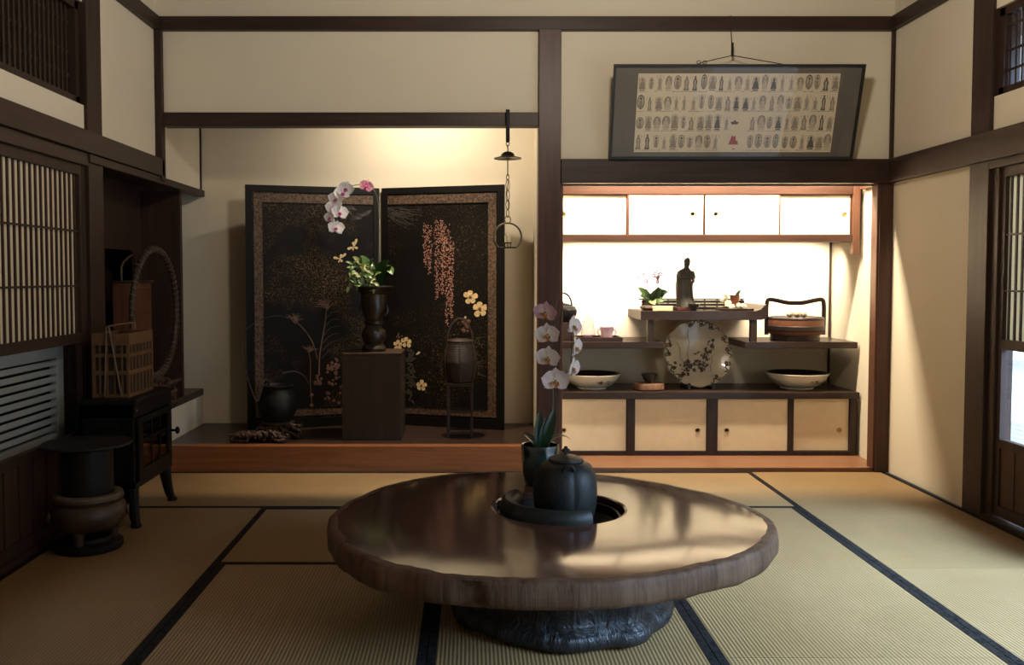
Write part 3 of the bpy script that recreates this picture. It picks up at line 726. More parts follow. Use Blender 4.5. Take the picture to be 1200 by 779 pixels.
M['brocade'] = brocade(); M['gold_l'] = gold_lacquer('gold_dusted_lacquer', 1.3, 0.50); M['gold_r'] = gold_lacquer('sparse_gold_lacquer', 4.1, 0.58)
M['inlay_grass'] = plain('brown_gold_inlay', (0.15,0.080,0.048), 0.5, 0, 0.3, 60); M['inlay_dim'] = plain('dim_silver_inlay', (0.055,0.048,0.038), 0.5, 0, 0.3, 60)
M['inlay_pink'] = plain('pink_shell_inlay', (0.34,0.165,0.12), 0.45, 0, 0.5, 90); M['inlay_ivory'] = plain('ivory_inlay', (0.66,0.48,0.24), 0.45, 0, 0.3, 70)
M['inlay_rose'] = plain('brown_rose_inlay', (0.13,0.060,0.045), 0.5, 0, 0.4, 60); M['inlay_white'] = plain('pale_inlay', (0.55,0.48,0.36), 0.5, 0, 0.3, 60)
pl, pr = Panel(scr_l[0], scr_l[1]), Panel(scr_l[2], scr_l[3])
ground = {}
for P_, gm in ((pl, 'gold_l'), (pr, 'gold_r')):
    f = MB(); fw = 0.045
    for q in ((0, P_.W, 0, 0.07), (0, P_.W, P_.H-fw, P_.H), (0, fw, 0.07, P_.H-fw), (P_.W-fw, P_.W, 0.07, P_.H-fw)): P_.slab(f, q[0], q[1], q[2], q[3], -0.025, 0.0)
    fo = f.build('panel_frame', M['lacquer'], screen, smooth=False)
    f = MB(); P_.slab(f, fw, P_.W-fw, 0.07, P_.H-fw, -0.02, -0.008); g = f.build('panel_ground', M[gm], screen, smooth=False); ground[gm] = g
    inner = 0 if P_ is pl else 1
    f = MB(); bw = 0.062
    a0, a1 = fw+0.012, P_.W-fw-0.012
    if P_ is pl: qs = ((a0, P_.W-fw, P_.H-fw-0.012-bw, P_.H-fw-0.012), (a0, a0+bw, 0.14, P_.H-fw-0.012-bw), (a0, P_.W-fw, 0.085, 0.14))
    else: qs = ((fw, a1, P_.H-fw-0.012-bw, P_.H-fw-0.012), (a1-bw, a1, 0.14, P_.H-fw-0.012-bw), (fw, a1, 0.085, 0.14))
    for q in qs: P_.slab(f, q[0], q[1], q[2], q[3], -0.008, -0.005)
    f.build('brocade_border', M['brocade'], screen, smooth=False)
    f = MB(); li = 0.006
    if P_ is pl: qs = ((a0+bw, P_.W-fw, P_.H-fw-0.012-bw-li, P_.H-fw-0.012-bw), (a0+bw, a0+bw+li, 0.14, P_.H-fw-0.012-bw), (a0+bw, P_.W-fw, 0.14, 0.146))
    else: qs = ((fw, a1-bw, P_.H-fw-0.012-bw-li, P_.H-fw-0.012-bw), (a1-bw-li, a1-bw, 0.14, P_.H-fw-0.012-bw), (fw, a1-bw, 0.14, 0.146))
    for q in qs: P_.slab(f, q[0], q[1], q[2], q[3], -0.008, -0.001)
    f.build('inner_moulding', M['lacquer'], screen, smooth=False)
class Inlay:
    def __init__(s, P_, d=-0.0065): s.P = P_; s.b = MB(); s.d = d
    def line(s, pts, w0, w1=None, n=14):
        uv = [Vector((*s.P.px(*p), 0)) for p in pts]
        if len(uv) > 2: uv = bez(uv, n)
        w1 = w0 if w1 is None else w1; L_ = []; Rr = []
        for i, q in enumerate(uv):
            t = (uv[min(i+1, len(uv)-1)] - uv[max(i-1, 0)]).normalized(); nn = Vector((-t.y, t.x, 0)); w_ = w0 + (w1-w0)*i/(len(uv)-1)
            L_.append(q+nn*w_/2); Rr.append(q-nn*w_/2)
        for i in range(len(uv)-1): s.b.poly([s.P.p(k.x, k.y, s.d) for k in (L_[i], L_[i+1], Rr[i+1], Rr[i])])
        return s
    def shape(s, x, y, r, n=5, ph=0.0, dent=0.45, dd=0.0, seg=40):
        u, z = s.P.px(x, y); pts = []
        for k in range(seg):
            a = 2*PI*k/seg; rr = r*(1-dent + dent*abs(math.cos(n*(a+ph)/2))**0.6) if n else r
            pts.append(s.P.p(u + rr*math.cos(a), z + rr*math.sin(a), s.d + dd))
        c = s.b.bm.verts.new(s.P.p(u, z, s.d + dd + 0.002)); vs = [s.b.bm.verts.new(p) for p in pts]
        for k in range(seg): s.b.bm.faces.new((vs[k], vs[(k+1) % seg], c))
        return s
    def pet(s, x, y, ang, L0, W):
        u, z = s.P.px(x, y); ca, sa = math.cos(ang), math.sin(ang); pts = []
        for k in range(14):
            a = 2*PI*k/14; q = L0*(0.5+0.5*math.cos(a)); w_ = W*math.sin(a)*(0.6+0.4*math.cos(a)); pts.append(s.P.p(u + q*ca - w_*sa, z + q*sa + w_*ca, s.d + rnd.random()*0.0008))
        s.b.poly(pts); return s
    def build(s, name, m, par): return s.b.build(name, M[m], par, smooth=False)
rl = random.Random(3)
# left panel: pampas grass, small blossoms, leaf sprays, butterflies
I = Inlay(pl)
I.line([(374, 440), (375, 415), (380, 385), (383, 362)], 0.010, 0.005); I.line([(372, 420), (366, 400), (356, 386), (348, 378)], 0.008, 0.004); I.line([(366, 480), (364, 450), (364, 425), (362, 412)], 0.006, 0.003)
for (x, y, ln, sp) in ((384, 362, 17, 60), (346, 379, 17, 60), (362, 413, 12, 60)):
    for k in range(17):
        a = R(90 + rl.uniform(-sp, sp) + (12 if x > 370 else -8)); l2 = ln*rl.uniform(0.6, 1.0)
        I.line([(x, y), (x + l2*0.55*math.cos(a), y - l2*0.62*math.sin(a)), (x + l2*math.cos(a)*1.1, y - l2*math.sin(a)*0.75)], 0.006, 0.002, 6)
I.build('pampas_design', 'inlay_grass', ground['gold_l'])
I = Inlay(pl)
for k in range(9): I.line([(377+k*0.8, 420-9*k), (386+k*0.6, 411-9*k), (398, 406-8*k)], 0.004, 0.002, 8)
I.line([(331, 437), (345, 435), (356, 440), (362, 450)], 0.012, 0.003)
for k in range(7):
    for j in range(5):
        a = R(200 - 38*k*0.6 - j*14); x0, y0 = (436 - k*6, 246 + (k % 3)*5)
        I.line([(x0, y0), (x0 + 13*math.cos(a+0.4*j), y0 - 10*math.sin(a+0.4*j))], 0.005, 0.001)
I.build('leaf_design', 'inlay_dim', ground['gold_l'])
I = Inlay(pl)
for k in range(34):
    x, y = 363 + rl.random()*38, 436 + rl.random()*40
    if abs(x-382) < 18 or y > 450: I.shape(x, y, rl.uniform(0.008, 0.017), 5, rl.random(), 0.6, rl.random()*0.001, 20)
for k in range(14): I.shape(383 + rl.random()*14, 420 + rl.random()*14, rl.uniform(0.010, 0.018), 5, rl.random(), 0.5, 0, 20)
I.build('small_blossoms_design', 'inlay_rose', ground['gold_l'])
for (x, y, s_) in ((415, 289, 1.0), (398.5, 303, 0.95)):
    I = Inlay(pl, -0.0055)
    for a, ln in ((75, 0.062), (105, 0.036), (205, 0.052), (-20, 0.030)): I.pet(x, y, R(a + (-35 if x < 405 else -5)), ln*s_, 0.014*s_)
    I.pet(x, y, R(250), 0.03, 0.008)
    I.build('butterfly_design', 'inlay_ivory', ground['gold_l'])
# right panel: wisteria, ivory blossoms, leaf sprays
I = Inlay(pr)
for (x, y0, y1, wd) in ((498, 263, 312, 3.2), (503, 266, 320, 2.4), (512, 258, 351, 3.6), (518, 260, 345, 3.0), (524, 278, 381, 3.6), (529, 284, 372, 2.6), (521, 262, 292, 6)):
    y = y0
    while y < y1:
        f = 1 - ((y-y0)/(y1-y0))**2*0.7
        for k in range(3): I.pet(x + rl.uniform(-wd, wd)*f, y + rl.uniform(-2, 2), rl.uniform(0, 6.28), rl.uniform(0.009, 0.015), 0.0045)
        y += 1.9
I.build('wisteria_design', 'inlay_pink', ground['gold_r'])
I = Inlay(pr)
for k in range(26):
    x0, y0 = 449 + rl.random()*22, 243 + rl.random()*12; a = rl.uniform(-1.0, 0.3)
    I.line([(x0, y0), (x0 + 12*math.cos(a), y0 - 9*math.sin(a)), (x0 + 26*math.cos(a+0.15), y0 - 18*math.sin(a+0.1))], 0.005, 0.0015, 8)
for k in range(18):
    x0, y0 = 545 + rl.random()*16, 395 + rl.random()*45; a = rl.uniform(-0.8, 0.8); I.line([(x0, y0), (x0 + 12*math.cos(a), y0 - 9*math.sin(a))], 0.008, 0.001)
for k in range(46):
    x0, y0 = 476 + rl.random()*9, 410 + rl.random()*60; a = rl.uniform(0, 6.2); I.line([(x0, y0), (x0 + 6*math.cos(a), y0 - 6*math.sin(a))], 0.016, 0.006)
I.build('leaf_design', 'inlay_dim', ground['gold_r'])
for (x, y, r_) in ((551, 348, 0.050), (562, 362, 0.055), (466, 404, 0.036), (476, 401, 0.040), (493.5, 452, 0.040)):
    I = Inlay(pr, -0.0055)
    for k in range(5): I.pet(x, y, R(72*k + 18 + rl.uniform(-8, 8)), r_*rl.uniform(0.95, 1.15), r_*0.56)
    o = I.build('ivory_blossom_design', 'inlay_ivory', ground['gold_r'])
    I = Inlay(pr, -0.003); I.shape(x, y, r_*0.22, 0); I.build('blossom_centre', 'inlay_rose', o)
I = Inlay(pr, -0.0055)
for k in range(9): I.shape(541 + rl.random()*10, 374 + rl.random()*14, rl.uniform(0.010, 0.018), 5, rl.random(), 0.5, 0, 20)
for k in range(7): I.shape(464 + rl.random()*10, 391 + rl.random()*7, 0.008, 5, rl.random(), 0.4, 0, 16)
I.build('small_blossoms_design', 'inlay_rose', ground['gold_r'])
I = Inlay(pr, -0.0055); I.pet(487, 416, R(38), 0.04, 0.012); I.shape(545, 372, 0.01); I.build('bud_design', 'inlay_white', ground['gold_r'])

# plinth and bronze vase with orchid
py0 = fl(437, 516, AZ).y
pa, pb = at(400, 460, py0).x, at(470.5, 460, py0).x; pz = at(437, 413.5, py0).z
plinth = thing('display_plinth', 'plain brown wooden plinth in the alcove carrying the bronze vase', 'plinth', ((pa+pb)/2, py0+0.18, AZ))
MB().box(pa+0.003, pb-0.003, py0+0.003, py0+0.357, AZ, pz-0.018, 0.003).build('plinth_body', M['plinth'], plinth, smooth=False)
MB().box(pa, pb, py0, py0+0.36, pz-0.018, pz, 0.004).build('top_board', M['plinth'], plinth, smooth=False)
vy = py0 + 0.15; vx = at(438, 380, vy).x; k_ = vy/FPX
def prof(cx, pts, Y, z0=None):
    out = []
    for (y, half) in pts: out.append((half*Y/FPX, at(cx, y, Y).z))
    if z0 is not None: out[0] = (out[0][0], z0)
    return out
vase = thing('bronze_vase', 'tall dark bronze vase with a flared mouth standing on the wooden plinth', 'vase', (vx, vy, pz))
vp = [(411.5,13.5),(408,14.5),(405,13),(402,10.5),(398,13),(393,14.5),(387,13.5),(383,10),(381,9),(379,11),(376,11.5),(374,9.5),(371,11),(362,14),(350,15),(345,14.5),(342,16.5),(338,22),(336,24),(335,24),(335.5,21),(341,13),(352,11)]
MB().lathe([(0.0, pz)] + prof(438, vp, vy, pz) + [(0.0, at(438, 352, vy).z)], (vx, vy, 0), 48).build('vase_body', M['bronze'], vase)
for s in (-1, 1):
    pts = bez([at(438+s*12.5, 370, vy), at(438+s*15.5, 366, vy), at(438+s*16, 361, vy), at(438+s*14, 357, vy)], 12)
    MB().tube(pts, 0.007, 8).build('ear_handle', M['bronze'], vase)
plant = thing('vase_orchid', 'arching white orchid with green foliage growing from the bronze vase', 'plant', (vx, vy, at(438, 352, vy).z))
sp = bez([at(440, 350, vy), at(443, 320, vy), at(444, 290, vy), at(444, 255, vy), at(442, 232, vy), at(436, 220, vy), at(428, 216, vy-0.01), at(412, 218, vy-0.02), at(402, 226, vy-0.02), at(396, 243, vy-0.02), at(394, 262, vy-0.02)], 60)
MB().tube(sp, [0.0045*(1-0.6*i/len(sp)) for i in range(len(sp))], 8).build('stem', M['stem'], plant)
flower(plant, at(429, 218, vy-0.05), 0.098, R(25), R(10), R(15), 'petal_rose', 'lip_pink')
for (x, y, d, yw, tl, rl_) in ((406, 220, .105, -8, 25, 20), (401, 226, .112, 10, 5, -10), (394, 233, .11, -20, 15, 12), (391, 243, .11, -10, 0, 0), (398, 249, .115, 15, -4, 8), (387, 255, .09, -35, 5, 0), (394, 267, .112, 5, -15, 10)):
    flower(plant, at(x, y, vy-0.06), d, R(yw), R(tl), R(rl_), 'petal_white', 'lip_pink')
r2 = random.Random(11)
for (x0, y0, x1, y1, x2, y2, W, mm) in ((440, 335, 446, 312, 456, 305, .045, 'leaf'), (440, 335, 432, 306, 422, 300, .035, 'leaf_mid'), (442, 335, 455, 305, 460, 322, .04, 'leaf_mid'), (436, 335, 424, 305, 413, 301, .03, 'leaf_pale'), (444, 335, 452, 318, 459, 312, .035, 'leaf')):
    leaf(MB(), at(x0, y0, vy), at(x1, y1, vy-0.05), at(x2, y2, vy-0.09), W, up=(0.1, -0.8, 0.6)).build('leaf', M[mm], plant, recalc=False)
for mm in ('leaf_pale', 'leaf_mid'):
    b = MB()
    for k in range(40):
        x, y = 408 + r2.random()*32, 308 + r2.random()*29; Y = vy - 0.05 - r2.random()*0.07; a = r2.uniform(0, 6.28); p = at(x, y, Y)
        q = p + Vector((0.045*math.cos(a), -0.015, 0.045*math.sin(a))); leaf(b, p, (p+q)/2 + Vector((0, -0.012, 0.008)), q, 0.011, up=(0.1, -0.8, 0.6), n=6)
    b.build('variegated_foliage' if mm == 'leaf_pale' else 'fern_foliage', M[mm], plant, recalc=False)

# jar on root stand with a bent twig
JY = 6.02; jx = at(325, 470, JY).x
def knot(name, label, cat, cx, cy, z0, rx, ry, h, n, seed, m, rad=(0.010, 0.018), top=None):
    r_ = random.Random(seed); b = MB()
    for k in range(n):
        a = r_.uniform(0, 2*PI); p = Vector((cx + rx*0.6*math.cos(a)*r_.random(), cy + ry*0.6*math.sin(a)*r_.random(), z0 + h*r_.uniform(0.35, 0.9))); pts = [p.copy()]; d = Vector((math.cos(a), math.sin(a), r_.uniform(-0.6, 0.3)))
        for i in range(7):
            d += Vector((r_.uniform(-.7, .7), r_.uniform(-.7, .7), r_.uniform(-.6, .45))); d.normalize(); p = p + d*0.030
            rr = r_.uniform(*rad)
            p.x = max(cx-rx+0.016, min(cx+rx-0.016, p.x)); p.y = max(cy-ry+0.016, min(cy+ry-0.016, p.y)); p.z = max(z0+0.016, min(z0+h-0.026, p.z)); pts.append(p.copy())
        pts = bez(pts, 28); b.tube(pts, [r_.uniform(*rad)*(1 - 0.35*i/len(pts)) for i in range(len(pts))], 7)
    for k in range(int(n*0.8)):
        a = r_.uniform(0, 2*PI); q = r_.random()**0.5; b.ball((cx + (rx-0.02)*q*math.cos(a), cy + (ry-0.02)*q*math.sin(a), z0 + 0.016 + r_.random()*h*0.4), r_.uniform(0.012, 0.020), u=8, v=6)
    if top: b.lathe([(0.0, top[1]-0.02), (top[0]*0.9, top[1]-0.02), (top[0], top[1]-0.01), (top[0]*0.92, top[1]), (0.0, top[1])], (top[2], cy, 0), 20, lambda a, r, z: r*(1+0.08*math.sin(3*a)+0.05*math.sin(7*a)))
    zs = [v.co.z for v in b.bm.verts]; dz = z0 - min(zs)
    for v in b.bm.verts:
        if v.co.z < z0 + 0.004: v.co.z = z0
    return tag(b.build(name, m, angle=60), label, cat)
jz = at(325, 493, JY).z
sx0, sx1 = at(267, 500, 5.84).x, at(340, 500, 5.84).x
knot('root_stand', 'gnarled dark root wood lying on the alcove floor under the jar', 'driftwood', (sx0+sx1)/2, 5.84, AZ, (sx1-sx0)/2, 0.062, 0.080, 30, 5, M['dark_root'], top=None)
knot('root_stand', 'thick knotted root stand directly carrying the black jar', 'stand', jx+0.02, JY, AZ, 0.16, 0.105, jz-AZ, 26, 8, M['dark_root'], top=(0.11, jz, jx))
jar = thing('ceramic_jar', 'squat black ceramic jar on the knotted root stand', 'jar', (jx, JY, jz))
MB().lathe([(0.0, jz)] + prof(325, [(493,15),(488,19),(478,23.5),(470,24),(463,21),(458,18),(455,17),(453,18.5),(451,19),(450.5,17.5),(453,15.5),(460,15)], JY, jz) + [(0.0, at(325, 460, JY).z)], (jx, JY, 0), 40).build('jar_body', M['black_iron'], jar)
tw_ = bez([at(318, 459, JY), at(314, 447, JY-0.06), at(309, 447, JY-0.115), at(302, 470, JY-0.165), at(293, 452, JY-0.14), at(283, 415, JY-0.12), at(286, 393, JY-0.10), at(291, 384, JY-0.08), at(309, 373, JY-0.04), at(331, 370.5, JY), at(350, 379, JY), at(364, 398, JY), at(374, 425, JY)], 70)
tag(MB().tube(tw_, [0.0042*(1-0.55*i/len(tw_)) for i in range(len(tw_))], 7).build('bent_twig', M['twig']), 'thin bent vine twig arching out of the black jar', 'twig')

# basket on a tall stand
BY = fl(540, 513, AZ).y + 0.06; bx = at(539, 430, BY).x; bz = at(539, 449, BY-0.08).z
std = thing('flower_stand', 'slim dark four-legged wooden stand under the wicker flower basket', 'stand', (bx, BY, AZ))
hw = 0.088
MB().box(bx-hw, bx+hw, BY-hw, BY+hw, bz-0.02, bz, 0.003).build('stand_top', M['shelf'], std, smooth=False)
for sx in (-1, 1):
    for sy in (-1, 1): MB().box(bx+sx*hw-0.009*(1+sx), bx+sx*hw+0.009*(1-sx), BY+sy*hw-0.009*(1+sy), BY+sy*hw+0.009*(1-sy), AZ, bz-0.02, 0.002).build('leg', M['shelf_z'], std, smooth=False)
for zz in (AZ+0.03, AZ+0.17):
    b = MB(); b.box(bx-hw+0.018, bx+hw-0.018, BY-hw+0.003, BY-hw+0.014, zz, zz+0.013); b.box(bx-hw+0.018, bx+hw-0.018, BY+hw-0.014, BY+hw-0.003, zz, zz+0.013)
    b.box(bx-hw+0.003, bx-hw+0.014, BY-hw+0.018, BY+hw-0.018, zz, zz+0.013); b.box(bx+hw-0.014, bx+hw-0.003, BY-hw+0.018, BY+hw-0.018, zz, zz+0.013); b.build('stretcher', M['shelf_z'], std, smooth=False)
bsk = thing('flower_basket', 'dark wicker flower basket with an arched handle on the slim stand', 'basket', (bx, BY, bz))
bp = prof(539, [(449,13),(446,15),(435,18.5),(422,19.5),(412,18),(405,15.5),(400.5,15),(399,16),(397.5,15),(400,13.5),(410,15)], BY, bz)
b = MB().lathe([(0.0, bz)] + bp + [(0.0, bp[-1][1])], (bx, BY, 0), 48)
for z in [bz + 0.012 + 0.011*k for k in range(24)]:
    rr = None
    for (r0, z0), (r1, z1) in zip(bp[:6], bp[1:7]):
        if z0 <= z <= z1: rr = r0 + (r1-r0)*(z-z0)/(z1-z0)
    if rr: b.tube([(bx+(rr+0.001+0.0015*(k % 2))*math.cos(2*PI*k/40), BY+(rr+0.001+0.0015*(k % 2))*math.sin(2*PI*k/40), z) for k in range(40)], 0.0035, 5, True)
b.build('woven_body', M['bamboo_dark'], bsk, angle=60)
for k in range(6):
    a = PI/6 + k*PI/3; b = MB(); b.tube([(bx+(r+0.005)*math.cos(a), BY+(r+0.005)*math.sin(a), z) for r, z in bp[:7]], 0.0045, 6); b.build('rib', M['bamboo_dark'], bsk)
zr = bp[7][1]; hp = [(bx + 0.083*math.cos(t), BY, zr - 0.005 + 0.155*math.sin(t)) for t in [PI*k/24 for k in range(25)]]
MB().tube(hp, 0.006, 8).build('arched_handle', M['bamboo_dark'], bsk)

# hanging candle holder
HY = 5.635; hx = at(595, 200, HY).x
hg = thing('hanging_candle_holder', 'iron hanging candle holder with a ring and hooded disc, hung from the alcove lintel', 'candle holder', (hx, HY, at(595, 292, HY).z))
z_ = lambda y: at(595, y, HY).z
b = MB(); b.box(hx-0.012, hx+0.012, HY+0.0, HY+0.006, z_(166), z_(128), 0.002); b.box(hx-0.010, hx+0.010, HY+0.006, HY+0.029, z_(131), z_(128)); b.ball((hx, HY+0.003, z_(164)), 0.012, 1, 0.6, 1.3); b.build('hook_strap', M['black_iron'], hg)
def link(z1, z2, w_, r_, turn):
    c = (z1+z2)/2; hh = abs(z1-z2)/2; pts = []
    for k in range(20):
        t = 2*PI*k/20; x = w_*math.cos(t); pts.append((hx + (x if not turn else 0), HY + (x if turn else 0), c + hh*math.sin(t)))
    return MB().tube(pts, r_, 6, True)
link(z_(165), z_(171), 0.010, 0.0028, False).build('chain_link', M['chain'], hg)
MB().tube([(hx, HY, z_(170)), (hx, HY, z_(206))], 0.0035, 8).build('rod', M['chain'], hg)
MB().lathe([(0.0, z_(177)), (0.022, z_(178)), (0.038, z_(180)), (0.046, z_(183)), (0.085, z_(185.2)), (0.087, z_(186)), (0.04, z_(185.5)), (0.0, z_(183))], (hx, HY, 0), 40).build('hood_disc', M['bronze'], hg)
ys = [(204, 211), (210, 224), (222, 236), (234, 246), (245, 255)]
for k, (a, c) in enumerate(ys): link(z_(a), z_(c), 0.011 if k in (1, 2, 3) else 0.008, 0.0028, False).build('chain_link', M['chain'], hg)
MB().tube([(hx+0.004, HY, z_(211)), (hx-0.006, HY, z_(228)), (hx+0.006, HY, z_(238)), (hx, HY, z_(246))], 0.003, 6).build('chain_link', M['chain'], hg)
link(z_(253), z_(262), 0.018, 0.0035, False).build('top_ring', M['chain'], hg)
rc = z_(277.5); rr = at(611, 277, HY).x - hx
MB().tube([(hx + rr*math.cos(t), HY, rc + rr*math.sin(t)) for t in [R(-52) + R(284)*k/40 for k in range(41)]], 0.0055, 8).build('ring', M['chain'], hg)
zt = z_(284); b = MB(); b.lathe([(0.0, zt-0.006), (0.026, zt-0.006), (0.028, zt), (0.0, zt)], (hx, HY, 0), 24)
for k in (-1, 0, 1): b.tube([(hx+0.018*k, HY-0.01, zt), (hx+0.018*k, HY-0.012, z_(290))], 0.003, 6)
b.tube([(hx-rr*0.62, HY, z_(290)), (hx+rr*0.62, HY, z_(290))], 0.005, 8); b.build('candle_plate', M['bronze'], hg)
tag(MB().lathe([(0.0, zt+0.0005), (0.018, zt+0.0005), (0.018, z_(276)+0.002), (0.016, z_(275.5)), (0.004, z_(276)), (0.0, z_(274))], (hx, HY, 0), 20).build('candle', M['candle']), 'short cream candle in the hanging ring holder', 'candle')

# ================================================================== NICHE
NY = 6.08; NX0, NX1 = 0.592, 2.645
# upper cupboard
uz0, uz1 = at(800, 283, NY).z, at(800, 214, NY).z
uc = thing('upper_cupboard', 'shallow wall cupboard with four white sliding doors under the niche ceiling', 'cupboard', ((NX0+NX1)/2, NY+0.2, uz0))
rz0, rz1 = at(800, 275.5, NY).z, at(800, 227.5, NY).z
b = MB(); b.box(NX0, NX1, NY, NY+0.05, rz1, uz1, 0.002); b.box(NX0, NX1, NY, NY+0.05, uz0, rz0, 0.002); b.build('rails', M['cedar_x'], uc, smooth=False)
b = MB(); b.box(NX0, NX1, NY+0.05, YW-0.001, uz0+0.012, uz0+0.032); b.box(NX0, NX1, NY+0.05, YW-0.001, uz1-0.02, uz1); b.build('cupboard_body', M['cedar_x'], uc, smooth=False)
ex = at(1003.5, 250, NY).x
MB().box(ex-0.022, ex+0.024, NY-0.008, NY+0.05, at(1000, 298, NY).z, uz1-0.0, 0.003).build('end_post', M['cedar_z'], uc, smooth=False)
def sliding_door(parent, x0, x1, z0, z1, y, m, edge, pull, st=0.006):
    d = MB().box(x0+st, x1-st, y+0.002, y+0.014, z0+st*0.5, z1-st*0.5).build('sliding_door', m, parent, smooth=False)
    f = MB(); f.box(x0, x0+st, y, y+0.016, z0, z1); f.box(x1-st, x1, y, y+0.016, z0, z1); f.box(x0+st, x1-st, y, y+0.016, z0, z0+st*0.6); f.box(x0+st, x1-st, y, y+0.016, z1-st*0.6, z1); f.build('door_edge', edge, d, smooth=False)
    if pull:
        p = MB().lathe([(0.0, 0.003), (0.011, 0.003), (0.0135, 0.0), (0.0165, -0.001), (0.0165, 0.004), (0.0, 0.006)], (0, 0, 0), 20)
        p.rot(Matrix.Translation((pull[0], y-0.001, pull[1])) @ Matrix.Rotation(-PI/2, 4, 'X')); p.build('finger_pull', M['brass'], d)
    return d
zm = (rz0+rz1)/2
for (a, c, pp, dy) in ((650, 736, 661, 0.020), (735.5, 826, 812, 0.004), (825, 915, 839, 0.004), (914, 999.5, 991, 0.020)):
    sliding_door(uc, at(a, 250, NY).x, at(c, 250, NY).x, rz0, rz1, NY+dy, M['upper_door_paper'], M['cedar_z'], (at(pp, 251, NY).x, at(800, 251, NY).z), st=0.011)
# lower cupboard
lz1, lz0 = at(800, 459.5, NY).z, 0.022
lc = thing('lower_cupboard', 'low floor cupboard with a black top and four cream sliding doors in the niche', 'cupboard', ((NX0+NX1)/2, NY+0.25, lz0))
MB().box(NX0, NX1+0.012, NY-0.012, YW-0.001, lz1-0.045, lz1, 0.003).build('cupboard_top', M['shelf'], lc, smooth=False)
lx1 = at(1000.5, 500, NY).x
b = MB(); b.box(NX0, lx1, NY, NY+0.035, lz0, lz0+0.028)
for (a, c) in ((734.5, 744), (828.5, 841), (996.5, 1003)): b.box(at(a, 500, NY).x, at(c, 500, NY).x, NY-0.002, NY+0.04, lz0+0.0, lz1-0.045)
b.box(at(924, 500, NY).x, at(930, 500, NY).x, NY-0.001, NY+0.03, lz0+0.028, lz1-0.045)
b.build('cupboard_frame', M['shelf_z'], lc, smooth=False)
MB().box(NX0, NX1, NY+0.05, YW-0.002, lz0, lz1-0.046).build('cupboard_body', M['shelf'], lc, smooth=False)
dz0, dz1 = lz0+0.028, lz1-0.045
for (a, c, pp, dy) in ((650, 735, 661, 0.010), (743.5, 829, 818, 0.010), (840.5, 924.5, 852, 0.010), (929, 997, 985, 0.022)):
    sliding_door(lc, at(a, 500, NY).x, at(c, 500, NY).x, dz0, dz1, NY+dy, M['door_paper'], M['lacquer'], (at(pp, 505, NY).x, at(800, 504.5, NY).z), st=0.006)
# staggered shelves
sz = at(800, 400.5, NY+0.03).z; SY0 = NY+0.02; th = 0.045
sr = at(778, 405, SY0).x; sl = at(874, 405, SY0).x
s_left = tag(MB().box(NX0, sr, SY0, YW-0.001, sz-th, sz, 0.003).build('wall_shelf', M['shelf'], smooth=False), 'dark lower shelf board beside the alcove post, carrying the tray of cups', 'shelf')
s_right = tag(MB().box(sl, NX1+0.005, SY0, YW-0.001, sz-th, sz, 0.003).build('wall_shelf', M['shelf'], smooth=False), 'dark lower shelf board carrying the handled lunch box', 'shelf')
uz = at(800, 364.5, SY0).z; ul, ur = at(751, 370, SY0).x, at(884, 370, SY0).x; uth = 0.060
us = thing('wall_shelf', 'raised middle shelf board on two short struts with an upturned lip, carrying the statue', 'shelf', ((ul+ur)/2, SY0+0.2, uz-uth))
lip = [(ul, uz-uth), (ur+0.05, uz-uth), (ur+0.085, uz-uth+0.012), (ur+0.085, uz+0.045), (ur+0.070, uz+0.040), (ur+0.045, uz+0.012), (ur+0.01, uz), (ul, uz)]
MB().prism([Vector((x, SY0, z)) for x, z in lip], (0, YW-0.001-SY0, 0)).build('shelf_board', M['shelf'], us, smooth=False)
for x in (at(763, 385, SY0).x, at(884, 385, SY0).x): MB().box(x-0.021, x+0.021, SY0+0.006, SY0+0.05, sz, uz-uth, 0.002).build('strut', M['shelf_z'], us, smooth=False)

# vessels on the cupboard top
def bowl(px, label, Y, x0, x1, ytop, ybot, blossom):
    c = at((x0+x1)/2, ybot, Y); hw_ = (x1-x0)/2*Y/FPX; h = at(0, ytop, Y).z - lz1; z0 = lz1
    t = thing('porcelain_bowl', label, 'bowl', (c.x, Y, z0), 'white bowls with rust blossoms')
    MB().lathe([(0.0, z0), (hw_*0.50, z0), (hw_*0.52, z0+0.004), (hw_*0.50, z0+0.010), (hw_*0.74, z0+h*0.30), (hw_*0.92, z0+h*0.66), (hw_, z0+h*0.97), (hw_*0.995, z0+h), (hw_*0.975, z0+h)], (c.x, Y, 0), 64, cap=False).build('bowl_wall', M['porcelain'], t)
    MB().lathe([(hw_*0.975, z0+h), (hw_*0.96, z0+h*0.97), (hw_*0.86, z0+h*0.62), (hw_*0.66, z0+h*0.30), (hw_*0.4, z0+h*0.16), (0.0, z0+h*0.14)], (c.x, Y, 0), 64, cap=False).build('bowl_inside', M['dark_inside'], t)['label'] = 'dark glazed bowl inside'
    b = MB(); r_ = random.Random(px)
    for k in range(26):
        a = R(270 + blossom + r_.uniform(-22, 20)); f = r_.uniform(0.36, 0.62); rr = hw_*(0.785 + (f-0.36)*0.52) + 0.001
        p = Vector((c.x + rr*math.cos(a), Y + rr*math.sin(a), z0 + h*f)); u = Vector((-math.sin(a), math.cos(a), 0)); v = Vector((math.cos(a)*0.75, math.sin(a)*0.75, 0.66)); s_ = r_.uniform(0.004, 0.010)
        b.poly([p + u*s_*math.cos(q*PI/4)*(1.0 if q % 2 else 0.6) + v*s_*math.sin(q*PI/4)*(1.0 if q % 2 else 0.6) for q in range(8)])
    b.build('painted_blossom', M['rust'], t, smooth=False)
bowl(1, 'white bowl with rust blossoms and a dark inside, behind the orchid blooms', 6.30, 660, 727, 437, 457, 28)
bowl(2, 'white bowl with rust blossoms and a dark inside, under the lunch box shelf', 6.30, 898, 969.5, 436, 457, 28)
lgc = at(760, 455, 6.22); lgz = at(760, 448.5, 6.22).z
